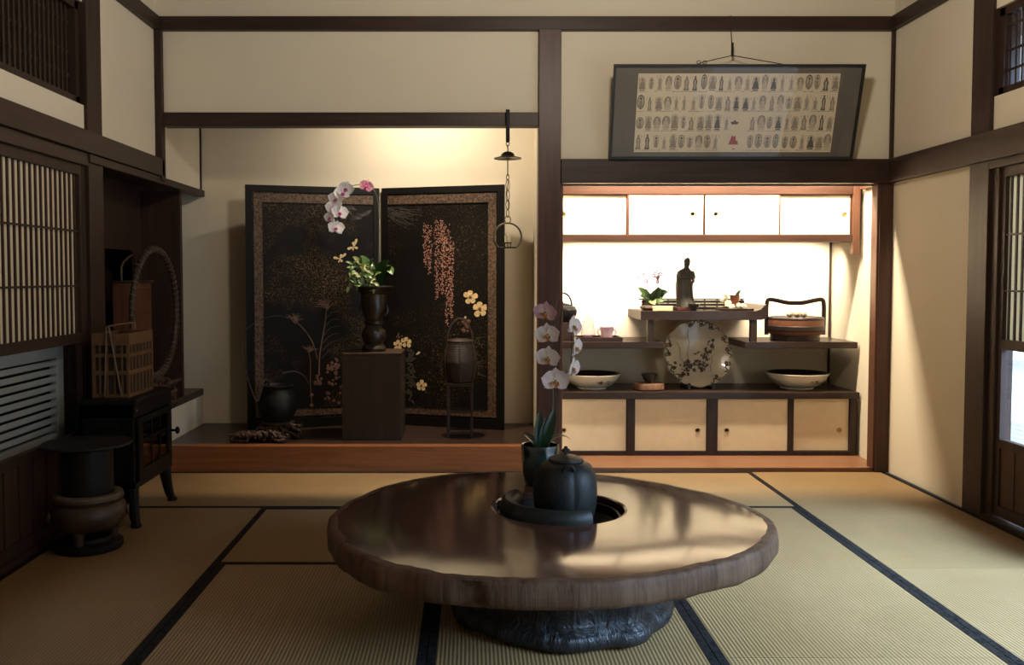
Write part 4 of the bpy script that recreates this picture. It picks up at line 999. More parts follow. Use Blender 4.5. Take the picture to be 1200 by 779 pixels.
lg = tag(MB().lathe([(0.0, lz1), (0.085, lz1), (0.092, lz1+0.008), (0.092, lgz-0.006), (0.088, lgz), (0.0, lgz)], (lgc.x, 6.22, 0), 40, lambda a, r, z: r*(1.08+0.10*math.cos(2*a)+0.03*math.sin(5*a))).build('log_slice', M['log']), 'small reddish slice of log under the black tea bowl', 'stand')
ch = at(760, 437.5, 6.22).z - lgz
tag(MB().lathe([(0.0, lgz), (0.026, lgz), (0.027, lgz+0.007), (0.044, lgz+ch*0.45), (0.055, lgz+ch*0.85), (0.057, lgz+ch), (0.054, lgz+ch), (0.048, lgz+ch*0.6), (0.03, lgz+ch*0.25), (0.0, lgz+ch*0.2)], (at(761, 440, 6.22).x, 6.22, 0), 40).build('tea_bowl', M['black_bowl']), 'small black tea bowl standing on the log slice', 'bowl')
# large plate on a stand
PYY = 6.32; pr_ = 39.5*PYY/FPX; pcz = lz1 + 0.0205 + 0.972*math.sqrt(pr_**2 - 0.072**2) ; pxc = at(817, 416, PYY).x
pc = Vector((pxc, PYY, pcz)); tilt = R(-14)
PM = Matrix.Translation(pc) @ Matrix.Rotation(tilt, 4, 'X') @ Matrix.Rotation(PI/2, 4, 'X')
def scal(a, r, z): return r*(1 + (0.018*math.cos(12*a) if r > pr_*0.9 else 0))
plt = thing('display_plate', 'large scalloped display plate painted with brown blossoms, propped on a black stand', 'plate', (pxc, PYY, lz1))
b = MB().lathe([(0.0, -0.012), (pr_*0.45, -0.012), (pr_*0.8, 0.004), (pr_*0.985, 0.024), (pr_, 0.028), (pr_*0.975, 0.031), (pr_*0.78, 0.014), (pr_*0.5, 0.0), (0.0, -0.003)], (0,0,0), 96, scal); b.rot(PM); b.build('plate_body', M['plate'], plt)
def plate_z(r):
    q = r/pr_; return 0.0 + (0.0025 if q < 0.5 else 0.0025 + (q-0.5)/0.28*0.014 if q < 0.78 else 0.0165 + (q-0.78)/0.195*0.017)
r3 = random.Random(21); b = MB()
def dab(x, y, s_, n=7, e=1.0, rot_=0.0):
    pts = []
    for k in range(n*2):
        a = PI*k/n; q = s_*(1.0 if k % 2 == 0 else 0.62); xx = q*math.cos(a); yy = q*math.sin(a)*e; X = x + xx*math.cos(rot_) - yy*math.sin(rot_); Yq = y + xx*math.sin(rot_) + yy*math.cos(rot_)
        pts.append(PM @ Vector((X, Yq, plate_z(math.hypot(X, Yq)) + 0.0015)))
    b.poly(pts)
for k in range(46):
    t = k/46; x = -0.13 + 0.16*t + r3.uniform(-0.05, 0.05); y = -0.13 + 0.05*t + r3.uniform(-0.035, 0.06)
    if math.hypot(x, y) < pr_*0.85: dab(x, y, r3.uniform(0.007, 0.019), 5, r3.uniform(0.5, 1), r3.uniform(0, 3))
for k in range(40):
    t = r3.random(); x = 0.02 + 0.09*t + r3.uniform(-0.03, 0.03); y = -0.12 + 0.20*t + r3.uniform(-0.03, 0.03)
    if math.hypot(x, y) < pr_*0.85: dab(x, y, r3.uniform(0.006, 0.018), 5, r3.uniform(0.4, 1), r3.uniform(0, 3))
for (x0, y0, x1, y1) in ((-0.07, -0.10, -0.055, 0.17), (-0.10, -0.09, -0.14, 0.09), (0.03, -0.10, 0.13, 0.10), (0.08, -0.13, 0.11, -0.01), (0.06, -0.02, 0.14, 0.0)):
    pts = [(x0 + (x1-x0)*k/12 + 0.006*math.sin(k), y0 + (y1-y0)*k/12) for k in range(13)]
    for (a, c), (d, e_) in zip(pts, pts[1:]): b.poly([PM @ Vector((X, Y_, plate_z(math.hypot(X, Y_)) + 0.001)) for X, Y_ in ((a-0.0016, c), (a+0.0016, c), (d+0.0016, e_), (d-0.0016, e_))])
for k in range(5): dab(-0.015 + 0.022*k, 0.0 + 0.012*math.sin(k*2), 0.016, 6, 0.5, 0.6*k)
b.build('painted_design', M['brown_glaze'], plt, smooth=False)
b = MB()
for a0 in (98, 76, 57, 24, 2, -26, 158, 176, 205, 226, 300):
    a = R(a0); u0 = pr_*0.90; pts = []
    for k in range(22):
        t = k/21; ang = a + (t-0.5)*0.34; q = u0 + 0.014*math.sin(3*PI*t) + 0.006; pts.append(PM @ Vector((q*math.cos(ang), q*math.sin(ang), plate_z(q) + 0.002)))
    b.tube(pts, 0.0035, 6)
    for k in range(16):
        pass
    cc = (pr_*0.86*math.cos(a+0.1), pr_*0.86*math.sin(a+0.1)); pts = [PM @ Vector((cc[0] + (0.004+0.010*t/18)*math.cos(t*0.5), cc[1] + (0.004+0.010*t/18)*math.sin(t*0.5), plate_z(pr_*0.87)+0.003)) for t in range(18)]; b.tube(pts, 0.0032, 6)
b.build('rim_scrolls', M['brown_glaze'], plt)
b = MB()
for s in (-1, 1):
    x = pxc + s*0.085
    b.box(x-0.011, x+0.011, PYY-0.128, PYY+0.09, lz1, lz1+0.016, 0.003); b.box(x-0.010, x+0.010, PYY-0.128, PYY-0.112, lz1+0.016, lz1+0.048, 0.003)
    b.prism([Vector((x-0.009, PYY+0.068, lz1+0.018)), Vector((x-0.009, PYY+0.088, lz1+0.018)), Vector((x-0.009, PYY+0.132, lz1+0.22)), Vector((x-0.009, PYY+0.118, lz1+0.22))], (0.018, 0, 0))
b.box(pxc-0.09, pxc+0.09, PYY+0.075, PYY+0.088, lz1+0.002, lz1+0.016)
tag(b.build('plate_stand', M['black'], smooth=False), 'small black wooden stand propping up the display plate', 'stand')

# on the lower-left shelf: kettle, tray, cup, glass cover
ky = 6.33; kx = at(659, 370, ky).x
bxs = tag(MB().box(NX0+0.004, kx+0.075, ky-0.10, ky+0.10, sz, at(0, 377, ky).z, 0.004).build('wooden_box', M['shelf'], smooth=False), 'dark wooden box on the lower shelf under the small brown teapot', 'box')
kz = at(0, 377, ky).z
tp = thing('teapot', 'small brown teapot with a hooped handle at the edge of the alcove post', 'teapot', (kx, ky, kz))
MB().lathe([(0.0, kz)] + prof(659, [(377,10),(374,13),(368,16.5),(363,17),(359,14.5),(357.5,10),(357,10),(355.5,6),(355,0.1)], ky, kz)[0:], (kx, ky, 0), 36).build('teapot_body', M['black_iron'], tp)
MB().ball((kx, ky, at(0, 354, ky).z), 0.008).build('lid_knob', M['black_iron'], tp)
zb = at(0, 358, ky).z; MB().tube([(kx + 0.066*math.cos(t), ky, zb + 0.09*math.sin(t)) for t in [PI*k/20 for k in range(21)]], 0.006, 8).build('hooped_handle', M['black_iron'], tp)
ty = SY0+0.10; tx0, tx1 = at(676, 400, ty-0.08).x, at(730, 400, ty-0.08).x; tz1 = at(0, 395.5, ty-0.08).z
b = MB(); b.box(tx0, tx1, ty-0.08, ty+0.16, sz, tz1-0.012, 0.002); b.box(tx0, tx1, ty-0.08, ty-0.072, tz1-0.012, tz1); b.box(tx0, tx1, ty+0.152, ty+0.16, tz1-0.012, tz1); b.box(tx0, tx0+0.008, ty-0.072, ty+0.152, tz1-0.012, tz1); b.box(tx1-0.008, tx1, ty-0.072, ty+0.152, tz1-0.012, tz1)
tag(b.build('tray', M['shelf'], smooth=False), 'dark rectangular tray on the lower shelf holding the lilac cup', 'tray')
tf = tz1-0.0114; cy_ = ty-0.02; cxx = at(711, 390, cy_).x; cz1 = at(0, 383, cy_).z
cup = thing('cup', 'pale lilac cup with two ear handles on the dark tray', 'cup', (cxx, cy_, tf))
MB().lathe([(0.0, tf), (0.036, tf), (0.038, tf+0.006), (0.040, tf+0.03), (0.046, cz1-0.004), (0.048, cz1), (0.045, cz1), (0.038, tf+0.03), (0.034, tf+0.01), (0.0, tf+0.01)], (cxx, cy_, 0), 36).build('cup_body', M['pink_cup'], cup)
for s in (-1, 1): MB().tube([(cxx + s*(0.040 + 0.022*math.sin(t)), cy_, (tf+cz1)/2 + 0.004 - 0.021*math.cos(t)) for t in [PI*k/12 for k in range(13)]], 0.006, 8).build('ear_handle', M['pink_cup'], cup)
gx = at(690, 390, cy_).x; gz = at(0, 368, cy_).z
tag(MB().lathe([(0.050, tf), (0.052, tf), (0.052, tf+0.03), (0.044, tf+0.07), (0.030, gz-0.03), (0.018, gz-0.01), (0.012, gz), (0.009, gz), (0.014, gz-0.012), (0.027, gz-0.032), (0.041, tf+0.069), (0.049, tf+0.03), (0.050, tf)], (gx, cy_+0.025, 0), 36, cap=False).build('glass_cover', M['clear']), 'clear glass bell cover on the dark tray beside the lilac cup', 'glass')
sa = at(685, 390, cy_-0.005); tag(MB().lathe([(0.0, tf), (0.020, tf), (0.032, tf+0.012), (0.036, tf+0.026), (0.033, tf+0.026), (0.02, tf+0.012), (0.0, tf+0.008)], (gx, cy_+0.025, 0), 28).build('cup', M['pink_cup']), 'tiny lilac dish under the clear glass cover', 'dish')

# lunch box
by_ = SY0 + 0.19; bxx = at(931.5, 390, by_).x
zq = lambda y, Y=by_: at(0, y, Y).z
lb = thing('lunch_box', 'round reddish lacquer lunch box with a bow-shaped carrying handle, on the lower shelf', 'box', (bxx, by_, sz))
def sq(a, r, z): return r*(1 + 0.0*a)
S_ = by_/FPX
MB().lathe([(0.0, sz), (27.5*S_, sz), (28*S_, sz+0.005), (27.5*S_, zq(391.5)), (0.0, zq(391.5))], (bxx, by_, 0), 56).build('foot', M['lunch_dark'], lb)
MB().lathe([(0.0, zq(391.5)), (28*S_, zq(391.5)), (31.5*S_, zq(388)), (32.3*S_, zq(384)), (32.3*S_, zq(377)), (32.3*S_, zq(374.5)), (0.0, zq(374.5))], (bxx, by_, 0), 56).build('box_body', M['lunch'], lb)
MB().lathe([(32.0*S_, zq(387)), (33.0*S_, zq(386)), (33.0*S_, zq(381.5)), (32.0*S_, zq(380.5))], (bxx, by_, 0), 56, cap=False).build('dark_band', M['lunch_dark'], lb)
ld = MB().lathe([(0.0, zq(374.5)), (32.3*S_, zq(374.5)), (32.5*S_, zq(372.5)), (31*S_, zq(371)), (29.5*S_, zq(371)), (29*S_, zq(371.8)), (0.0, zq(371.8))], (bxx, by_, 0), 56).build('lid', M['lunch_dark'], lb)
hpts = bez([(bxx-33.3*S_, by_, zq(392)), (bxx-33.6*S_, by_, zq(372)), (bxx-33.4*S_, by_, zq(356)), (bxx-31*S_, by_, zq(351)), (bxx-24*S_, by_, zq(351.5)), (bxx-10*S_, by_, zq(354.5)), (bxx, by_, zq(355)), (bxx+10*S_, by_, zq(354.5)), (bxx+24*S_, by_, zq(351.5)), (bxx+31*S_, by_, zq(351)), (bxx+33.4*S_, by_, zq(356)), (bxx+33.6*S_, by_, zq(372)), (bxx+33.3*S_, by_, zq(392))], 72)
MB().tube(hpts, 0.010, 8, flat=(0.6, 1.5)).build('carrying_handle', M['lunch_dark'], lb)
for k, (dx, s_) in enumerate(((-8.5, 1.35), (0, 1.45), (8, 1.3))):
    c = Vector((bxx + (dx-1)*S_, by_-0.05, zq(371.8)+0.0165*s_+0.0022))
    b = MB().ball(c, 0.0165*s_, 1.0, 1.3, 1.0, 16, 10)
    for v in b.bm.verts: v.co += (v.co-c)*0.10*noise.noise(v.co*70)
    tag(b.build('shell', M['shell']), ['pale mottled shell on the lunch box lid, nearest the statue', 'pale mottled shell in the middle of the three on the lunch box lid', 'pale mottled shell on the lunch box lid, nearest the side wall'][k], 'shell', 'mottled shells on the lunch box')

# on the raised shelf
Yr = SY0 + 0.235
b = MB(); f0, f1 = at(752, 360, Yr).x, at(872, 360, Yr).x
za, zb = uz, at(0, 350.5, Yr).z
for k in range(3):
    q = za + 0.002 + (zb-za-0.006)*k/3; b.box(f0, f1, Yr-0.003*k, Yr+0.010, q, q+(zb-za)/3-0.004, 0.001)
for k in range(9): x = f0 + (f1-f0)*(0.02+0.96*k/8); b.box(x-0.005, x+0.005, Yr+0.010, Yr+0.018, za, zb+0.006)
b.box(f0-0.02, f1, Yr-0.002, Yr+0.014, zb-0.004, zb+0.006, 0.001)
tag(b.build('shelf_fence', M['lunch_dark'], smooth=False), 'low dark slatted rail standing along the back of the raised shelf behind the statue', 'rail')
# statue
SYs = SY0+0.17; sx_ = at(803, 340, SYs).x
stt = thing('robed_figurine', 'dark robed standing figurine on a red-brown base on the raised shelf', 'statue', (sx_, SYs, uz))
bz1 = uz+0.022
MB().box(sx_-0.068, sx_+0.068, SYs-0.05, SYs+0.05, uz, bz1, 0.004).build('figurine_base', M['statue_base'], stt, smooth=False)
zst = lambda y: at(0, y, SYs).z
SS = SYs/FPX
prof_s = [(363, 12.5, 2.5), (361, 12, 2.0), (357, 10.5, 0.5), (352, 9.6, -0.7), (346, 9.0, -1.5), (340, 8.8, -2.0), (334, 8.9, -2.0), (328, 8.9, -1.6), (323, 8.9, -1.2), (319, 8.0, -0.6), (316.5, 6.2, 0.0), (315, 4.0, 0.8), (313.8, 2.9, 1.3), (312.5, 3.0, 1.6), (310.5, 3.6, 1.8), (308, 3.9, 1.8), (305.5, 3.9, 1.8), (303.6, 3.3, 2.0), (302.3, 2.2, 2.4), (301.4, 0.8, 2.6)]
secs = []
z0s = zst(363)
for (y, hw_, dx) in prof_s:
    z = bz1 - 0.001 + (zst(y)-z0s)*( (zst(301.4)-bz1)/(zst(301.4)-z0s) ); ring = []
    fold = 0.10 if y > 318 else 0.0
    for k in range(40):
        a = 2*PI*k/40; fr = 1 + fold*math.sin(7*a + 0.06*y)*0.6 + fold*0.5*math.sin(11*a - 0.1*y)
        ring.append(Vector((sx_ + (dx + hw_*fr*math.cos(a))*SS, SYs + hw_*0.72*fr*math.sin(a)*SS, z)))
    secs.append(ring)
b = MB().loft(secs)
zz = lambda y: bz1 - 0.001 + (zst(y)-z0s)*((zst(301.4)-bz1)/(zst(301.4)-z0s))
for s in (0, 1):   # sleeves and clasped hands
    p = [(sx_+(-6+s*13.5)*SS, SYs-0.010, zz(319)), (sx_+(-5.5+s*14)*SS, SYs-0.034, zz(326)), (sx_+(2+s*4)*SS, SYs-0.052, zz(326.5)), (sx_+(5)*SS, SYs-0.056, zz(324.5))]
    b.tube(bez(p, 16), [0.016 - 0.008*i/17 for i in range(len(bez(p, 16)))], 10)
b.ball((sx_+5*SS, SYs-0.057, zz(323.5)), 0.008, 1, 1, 1.3, 8, 6)
b.ball((sx_+2.2*SS, SYs-0.020, zz(308.3)), 0.0035, 0.8, 1.2, 1.3, 8, 6); b.tube([(sx_+0.9*SS, SYs-0.019, zz(306.6)), (sx_+3.4*SS, SYs-0.019, zz(306.6))], 0.002, 6)
b.build('robed_body', M['statue'], stt, angle=70)
b = MB(); b.tube(bez([(sx_+(7)*SS, SYs-0.03, zz(327)), (sx_+8.6*SS, SYs-0.03, zz(331)), (sx_+6.5*SS, SYs-0.028, zz(334)), (sx_+7*SS, SYs-0.026, zz(348)), (sx_+10*SS, SYs-0.024, zz(361))], 20), 0.008, 8, flat=(0.6, 1.2)); b.build('hanging_sleeve', M['statue'], stt)
# small black cup with a pale top
cb = at(813, 365, SY0+0.07); cy2 = SY0+0.07
tag(MB().lathe([(0.0, uz), (0.020, uz), (0.022, uz+0.008), (0.037, uz+0.030), (0.041, uz+0.048), (0.038, uz+0.048), (0.033, uz+0.030), (0.0, uz+0.014)], (cb.x, cy2, 0), 32).build('tea_bowl', M['black_bowl']), 'small dark bowl at the foot of the robed figurine', 'bowl')
cA, cB = at(765, 366, SY0+0.02).x, at(788, 366, SY0+0.02).x
tag(MB().box(cA, cB, SY0+0.008, SY0+0.03, uz, uz+0.034, 0.003).build('place_card', M['cream'], smooth=False), 'blank cream wooden block at the front edge of the raised shelf', 'block')
# little stand with ivory flowers and a red cup
ly_ = SY0+0.13; l0, l1 = at(841, 366, ly_).x, at(880, 366, ly_).x; lzt = at(0, 363.2, ly_).z + 0.012
b = MB(); b.box(l0, l1, ly_-0.07, ly_+0.07, lzt-0.011, lzt, 0.002)
lst = thing('tray_stand', 'small dark footed tray at the lip end of the raised shelf', 'stand', ((l0+l1)/2, ly_, uz)); b.build('stand_top', M['lunch_dark'], lst, smooth=False)
for sx in (l0+0.008, l1-0.008):
    for sy in (ly_-0.06, ly_+0.06): MB().box(sx-0.007, sx+0.007, sy-0.007, sy+0.007, uz, lzt-0.011).build('leg', M['lunch_dark'], lst, smooth=False)
rcx = at(862, 355, ly_).x; rz = lzt; r1 = at(0, 345.5, ly_).z
tag(MB().lathe([(0.0, rz), (0.022, rz), (0.024, rz+0.01), (0.028, rz+(r1-rz)*0.5), (0.035, rz+(r1-rz)*0.9), (0.036, r1), (0.032, r1), (0.026, rz+0.03), (0.0, rz+0.02)], (rcx, ly_+0.02, 0), 32).build('red_cup', plain('red_brown_lacquer', (0.16,0.05,0.025), 0.3)), 'red-brown lacquer cup on the small footed tray', 'cup')
tagp = thing('flower_arrangement', 'ivory flowers with a pale sprig on the small footed tray', 'flowers', (rcx-0.03, ly_-0.03, rz))
r4 = random.Random(5)
for k in range(11):
    x, y = (846 + r4.random()*9, 345 + r4.random()*13) if k < 6 else (853 + r4.random()*20, 357 + r4.random()*4); p = at(x, y, ly_-0.04+r4.uniform(-0.015, 0.015)); p.z = max(p.z, rz+0.014)
    b = MB()
    for q in range(5):
        a = 2*PI*q/5; b.ball(p + Vector((0.009*math.cos(a), -0.002, 0.009*math.sin(a))), 0.008, 1, 0.5, 1, 8, 6)
    b.ball(p + Vector((0, -0.005, 0)), 0.005, u=8, v=6); b.build('flower', M['ivory_flower'], tagp)
b = MB(); b.tube(bez([(rcx-0.02, ly_-0.03, rz), at(850, 358, ly_-0.02), at(848, 347, ly_-0.02)], 10), 0.003, 6); b.tube([(rcx-0.03, ly_-0.035, rz), (rcx+0.05, ly_-0.04, rz+0.006)], 0.004, 6); b.build('sprig', M['stem'], tagp)
leaf(MB(), at(862, 347, ly_), at(866, 342, ly_), at(868, 339.5, ly_), 0.012, up=(0, -1, 0.1)).build('leaf', M['leaf_mid'], tagp, recalc=False)
# small potted orchid
qy = SY0+0.15; qx = at(764, 360, qy).x
so = thing('potted_orchid', 'small potted orchid with broad leaves and tiny mauve blooms on the raised shelf', 'plant', (qx, qy, uz))
b = MB().lathe([(0.0, uz), (0.055, uz), (0.080, uz+0.018), (0.075, uz+0.030), (0.045, uz+0.035), (0.0, uz+0.035)], (qx, qy, 0), 28, lambda a, r, z: r*(1+0.10*math.sin(3*a)+0.05*math.sin(8*a))); b.build('stone_base', plain('pale_brown_stone', (0.13,0.09,0.065), 0.8, 0, 0.3, 30, 0.4, 60), so)
b = MB()
for k in range(14):
    a = r4.uniform(0, 6.28); b.ball((qx+0.04*math.cos(a)*r4.random(), qy+0.04*math.sin(a)*r4.random(), uz+0.036), r4.uniform(0.010, 0.02), 1.3, 1, 0.8, 8, 6)
b.build('moss', M['moss'], so)
for (x1, y1, x2, y2, W, mm) in ((757, 342, 747, 337, 0.030, 'leaf_mid'), (766, 345, 775, 338, 0.035, 'leaf_dark'), (774, 340, 783, 343, 0.032, 'leaf_dark'), (768, 348, 778, 353, 0.035, 'leaf_mid'), (762, 349, 768, 357, 0.035, 'leaf_pale'), (756, 346, 750, 347, 0.027, 'leaf_mid'), (770, 344, 772, 336, 0.032, 'leaf'), (760, 345, 757, 350, 0.030, 'leaf_dark')):
    leaf(MB(), (qx, qy, uz+0.04), at(x1, y1, qy-0.04), at(x2, y2, qy-0.06), W, up=(0.1, -0.9, 0.4)).build('leaf', M[mm], so, recalc=False)
for (x, y, xs) in ((759, 322, 759), (771, 320, 771)):
    pts = bez([(qx, qy, uz+0.04), at(xs-1, 342, qy-0.02), at(xs, 330, qy-0.02), at(x, y, qy-0.02)], 14); MB().tube(pts, 0.0034, 6).build('stem', M['twig'], so)
mauve = plain('mauve_petal', (0.16,0.07,0.16), 0.5, 0, 0.6, 60)
for (x, y) in ((748, 324), (753, 320.5), (757, 329), (766, 323), (771, 325), (770.5, 330), (774, 321), (768, 318)):
    p = at(x, y, qy-0.03); b = MB(); fr = Matrix.Translation(p) @ Matrix.Rotation(r4.uniform(-0.6, 0.6), 4, 'Z')
    for a in (90, 162, 234, 306, 18): petal(b, R(a), 0.015, 0.007, 0.002, fr)
    b.tube([p, at(759 if x < 762 else 771, y+5, qy-0.02)], 0.001, 5); b.build('flower', mauve, so, recalc=False)

# ================================================================== FRAMED PRINT ABOVE THE NICHE
FB = 5.640; zb_ = 1.9815
tl, trr = at(719, 75, 5.47), at(1013, 75, 5.47); bl, br = at(713.5, 186, FB), at(998, 186, FB)
h_ = Vector((0, (tl.y-FB), tl.z-zb_)); hl = h_.length; hu = h_.normalized()
x0f, x1f = (tl.x+bl.x)/2, (trr.x+br.x)/2; FW = x1f-x0f
nf = Vector((0, hu.z, -hu.y)); nf = -nf if nf.y > 0 else nf      # towards the viewer
fp = thing('framed_print', 'wide framed print of small ink figures on a grey mat, leaning out above the niche', 'picture', ((x0f+x1f)/2, FB, zb_))
def fpt(u, v, d): return Vector((x0f, FB, zb_)) + Vector((u, 0, 0)) + hu*v + nf*d
def fslab(b, u0, u1, v0, v1, d0, d1): b.prism([fpt(u0, v0, d0), fpt(u1, v0, d0), fpt(u1, v1, d0), fpt(u0, v1, d0)], nf*(d1-d0))
b = MB(); e_ = 0.014
for q in ((0, FW, 0, e_), (0, FW, hl-e_, hl), (0, e_, e_, hl-e_), (FW-e_, FW, e_, hl-e_)): fslab(b, *q, 0.0, 0.024)
b.build('picture_frame', M['black'], fp, smooth=False)
b = MB(); fslab(b, e_, FW-e_, e_, hl-e_, 0.002, 0.008); b.build('mat_board', plain('grey_brown_mat', (0.115,0.098,0.082), 0.7, 0, 0.05), fp, smooth=False)
su0, su1 = FW*0.100, FW*0.907; sv0, sv1 = hl*0.075, hl*0.905
b = MB(); fslab(b, su0, su1, sv0, sv1, 0.008, 0.010); sheet_ = b.build('print_sheet', plain('aged_print_paper', (0.60,0.51,0.38), 0.75, 0, 0.08, 5), fp, smooth=False)
def blob2(b, pts, d=0.0106): b.poly([fpt(u, v, d) for u, v in pts])
inks = {'ink_figures_dark': MB(), 'ink_figures_mid': MB(), 'ink_figures_pale': MB(), 'red_figure': MB()}
r5 = random.Random(14); rowh = (sv1-sv0)/4; colw = (su1-su0)/23
def ell(b, u, v, ru, rv, d, n=14): blob2(b, [(u + ru*math.cos(2*PI*k/n), v + rv*math.sin(2*PI*k/n)) for k in range(n)], d)
for rI in range(4):
    for cI in range(23):
        cu = su0 + colw*(cI+0.5) + r5.uniform(-0.003, 0.003); v0 = sv0 + rowh*rI + rowh*0.14; H = rowh*r5.uniform(0.66, 0.82); Wd = colw*r5.uniform(0.34, 0.50)
        key = r5.choice(['ink_figures_dark', 'ink_figures_mid', 'ink_figures_mid', 'ink_figures_pale', 'ink_figures_pale'])
        if cI in (11,) and rI < 2:
            if rI == 0:
                bb = inks['red_figure']; blob2(bb, [(cu-0.032, v0+0.03), (cu+0.030, v0+0.03), (cu+0.024, v0+0.055), (cu+0.014, v0+0.052), (cu+0.010, v0+0.085), (cu-0.004, v0+0.078), (cu-0.012, v0+0.09), (cu-0.02, v0+0.065)]); blob2(bb, [(cu-0.004, v0), (cu+0.012, v0), (cu+0.012, v0+0.006), (cu-0.004, v0+0.006)])
            else:
                bb = inks['ink_figures_dark']; blob2(bb, [(cu-0.026, v0+0.05), (cu-0.018, v0+0.035), (cu+0.018, v0+0.035), (cu+0.026, v0+0.05), (cu+0.008, v0+0.052), (cu, v0+0.066), (cu-0.008, v0+0.052)])
            continue
        if cI in (10, 12) and rI < 2 and r5.random() < 0.4: continue
        bb = inks[key]; other = inks['ink_figures_pale' if key != 'ink_figures_pale' else 'ink_figures_mid']; style = r5.randrange(3)
        if style == 0:      # halo, seated figure
            ell(other, cu, v0+H*0.60, Wd*1.05, H*0.42, 0.0103); ell(bb, cu, v0+H*0.78, Wd*0.34, H*0.12, 0.0109)
            blob2(bb, [(cu-Wd, v0+H*0.12), (cu+Wd, v0+H*0.12), (cu+Wd*0.8, v0+H*0.30), (cu+Wd*0.45, v0+H*0.66), (cu-Wd*0.45, v0+H*0.66), (cu-Wd*0.8, v0+H*0.30)], 0.0109)
            blob2(bb, [(cu-Wd*0.9, v0), (cu+Wd*0.9, v0), (cu+Wd*0.6, v0+H*0.09), (cu-Wd*0.6, v0+H*0.09)], 0.0109)
        elif style == 1:    # standing robed figure
            ell(bb, cu, v0+H*0.90, Wd*0.28, H*0.09, 0.0109)
            blob2(bb, [(cu-Wd*0.75, v0), (cu+Wd*0.75, v0), (cu+Wd*0.5, v0+H*0.30), (cu+Wd*0.62, v0+H*0.62), (cu+Wd*0.30, v0+H*0.82), (cu-Wd*0.30, v0+H*0.82), (cu-Wd*0.62, v0+H*0.62), (cu-Wd*0.45, v0+H*0.30)], 0.0106)
            blob2(other, [(cu-Wd*0.15, v0+H*0.1), (cu+Wd*0.15, v0+H*0.1), (cu+Wd*0.2, v0+H*0.7), (cu-Wd*0.2, v0+H*0.7)], 0.0111)
        else:               # figure in a mandorla
            ell(bb, cu, v0+H*0.55, Wd*0.92, H*0.47, 0.0104); ell(inks['ink_figures_pale'], cu, v0+H*0.55, Wd*0.70, H*0.38, 0.0107); ell(inks['ink_figures_dark'], cu, v0+H*0.76, Wd*0.26, H*0.09, 0.0110)
            blob2(inks['ink_figures_mid'], [(cu-Wd*0.5, v0+H*0.16), (cu+Wd*0.5, v0+H*0.16), (cu+Wd*0.3, v0+H*0.64), (cu-Wd*0.3, v0+H*0.64)], 0.0110)
        for s in range(2):  # caption strokes
            if r5.random() < 0.7: q = cu + (s*2-1)*colw*0.36; bb2 = inks['ink_figures_mid']; blob2(bb2, [(q-0.0012, v0+H*0.75), (q+0.0012, v0+H*0.75), (q+0.0012, v0+H*0.98), (q-0.0012, v0+H*0.98)])
        if r5.random() < 0.8: blob2(inks['ink_figures_mid'], [(cu-colw*0.42, v0-rowh*0.055), (cu+colw*0.42, v0-rowh*0.055), (cu+colw*0.42, v0-rowh*0.035), (cu-colw*0.42, v0-rowh*0.035)])
        if r5.random() < 0.5: ell(inks['ink_figures_dark'], cu-colw*0.45, v0-rowh*0.04, 0.0030, 0.0036, 0.0108, 8)
for k, c in (('ink_figures_dark', (0.10,0.085,0.07)), ('ink_figures_mid', (0.25,0.21,0.165)), ('ink_figures_pale', (0.42,0.355,0.27)), ('red_figure', (0.30,0.07,0.06))):
    inks[k].build(k, plain(k + '_ink', c, 0.8, 0, 0.2, 90), sheet_, smooth=False, recalc=False)
b = MB(); fslab(b, e_, FW-e_, e_, hl-e_, 0.0155, 0.0175); b.build('glass_cover', glass('print_glass', (1,1,1), 0.014), fp, smooth=False)
hk = at(859, 66, 5.60); zt_ = fpt(0, hl, 0).z; yt = fpt(0, hl, 0).y
cw = MB(); A1, A2 = fpt(FW*0.34, hl-0.01, -0.006), fpt(FW*0.685, hl-0.01, -0.006); hkp = Vector((hk.x, 5.615, at(0, 65, 5.615).z))
cw.tube(bez([A1, A1 + Vector((0.02, 0.01, 0.02)), hkp], 12), 0.003, 6); cw.tube(bez([A2, A2 + Vector((-0.02, 0.01, 0.012)), hkp], 12), 0.003, 6)
cw.tube([hkp, Vector((hk.x, 5.652, at(0, 34, 5.652).z)), Vector((hk.x-0.003, 5.654, at(0, 18, 5.654).z))], 0.0028, 6)
for dx in (0.0, 0.035): cw.tube([fpt(FW*0.34+dx, hl+0.0, -0.005) + Vector((0.012*math.cos(t), 0, 0.010+0.010*math.sin(t))) for t in [2*PI*k/12 for k in range(12)]], 0.0022, 5, True)
cw.build('hanging_cord', M['twig'], fp)
MB().box(hk.x-0.006, hk.x+0.006, 5.607, 5.625, hkp.z-0.004, at(0, 50, 5.615).z, 0.002).build('cord_toggle', M['black_iron'], fp, smooth=False)

# ================================================================== BESIDE THE LEFT WALL
# stove
sx0_, sx1_, sy0_, sy1_ = -1.945, -1.645, 4.40, 4.97; stz = 0.635; sb = 0.19
sv = thing('wood_stove', 'black cast iron wood stove with a glazed door and curved legs beside the sliding doors', 'stove', ((sx0_+sx1_)/2, (sy0_+sy1_)/2, 0))
b = MB(); b.box(sx0_+0.01, sx1_-0.012, sy0_+0.012, sy1_-0.012, sb, sb+0.03, 0.003); b.box(sx0_+0.01, sx1_-0.012, sy0_+0.012, sy1_-0.012, stz-0.09, stz-0.022, 0.004); b.box(sx0_+0.01, sx1_-0.02, sy0_+0.012, sy0_+0.035, sb, stz-0.022, 0.003); b.box(sx0_+0.01, sx1_-0.02, sy1_-0.035, sy1_-0.012, sb, stz-0.022, 0.003); b.box(sx0_+0.01, sx0_+0.03, sy0_+0.012, sy1_-0.012, sb, stz-0.022, 0.003)
b.box(sx0_+0.06, sx1_-0.10, sy0_+0.009, sy0_+0.014, sb+0.06, stz-0.12, 0.002)
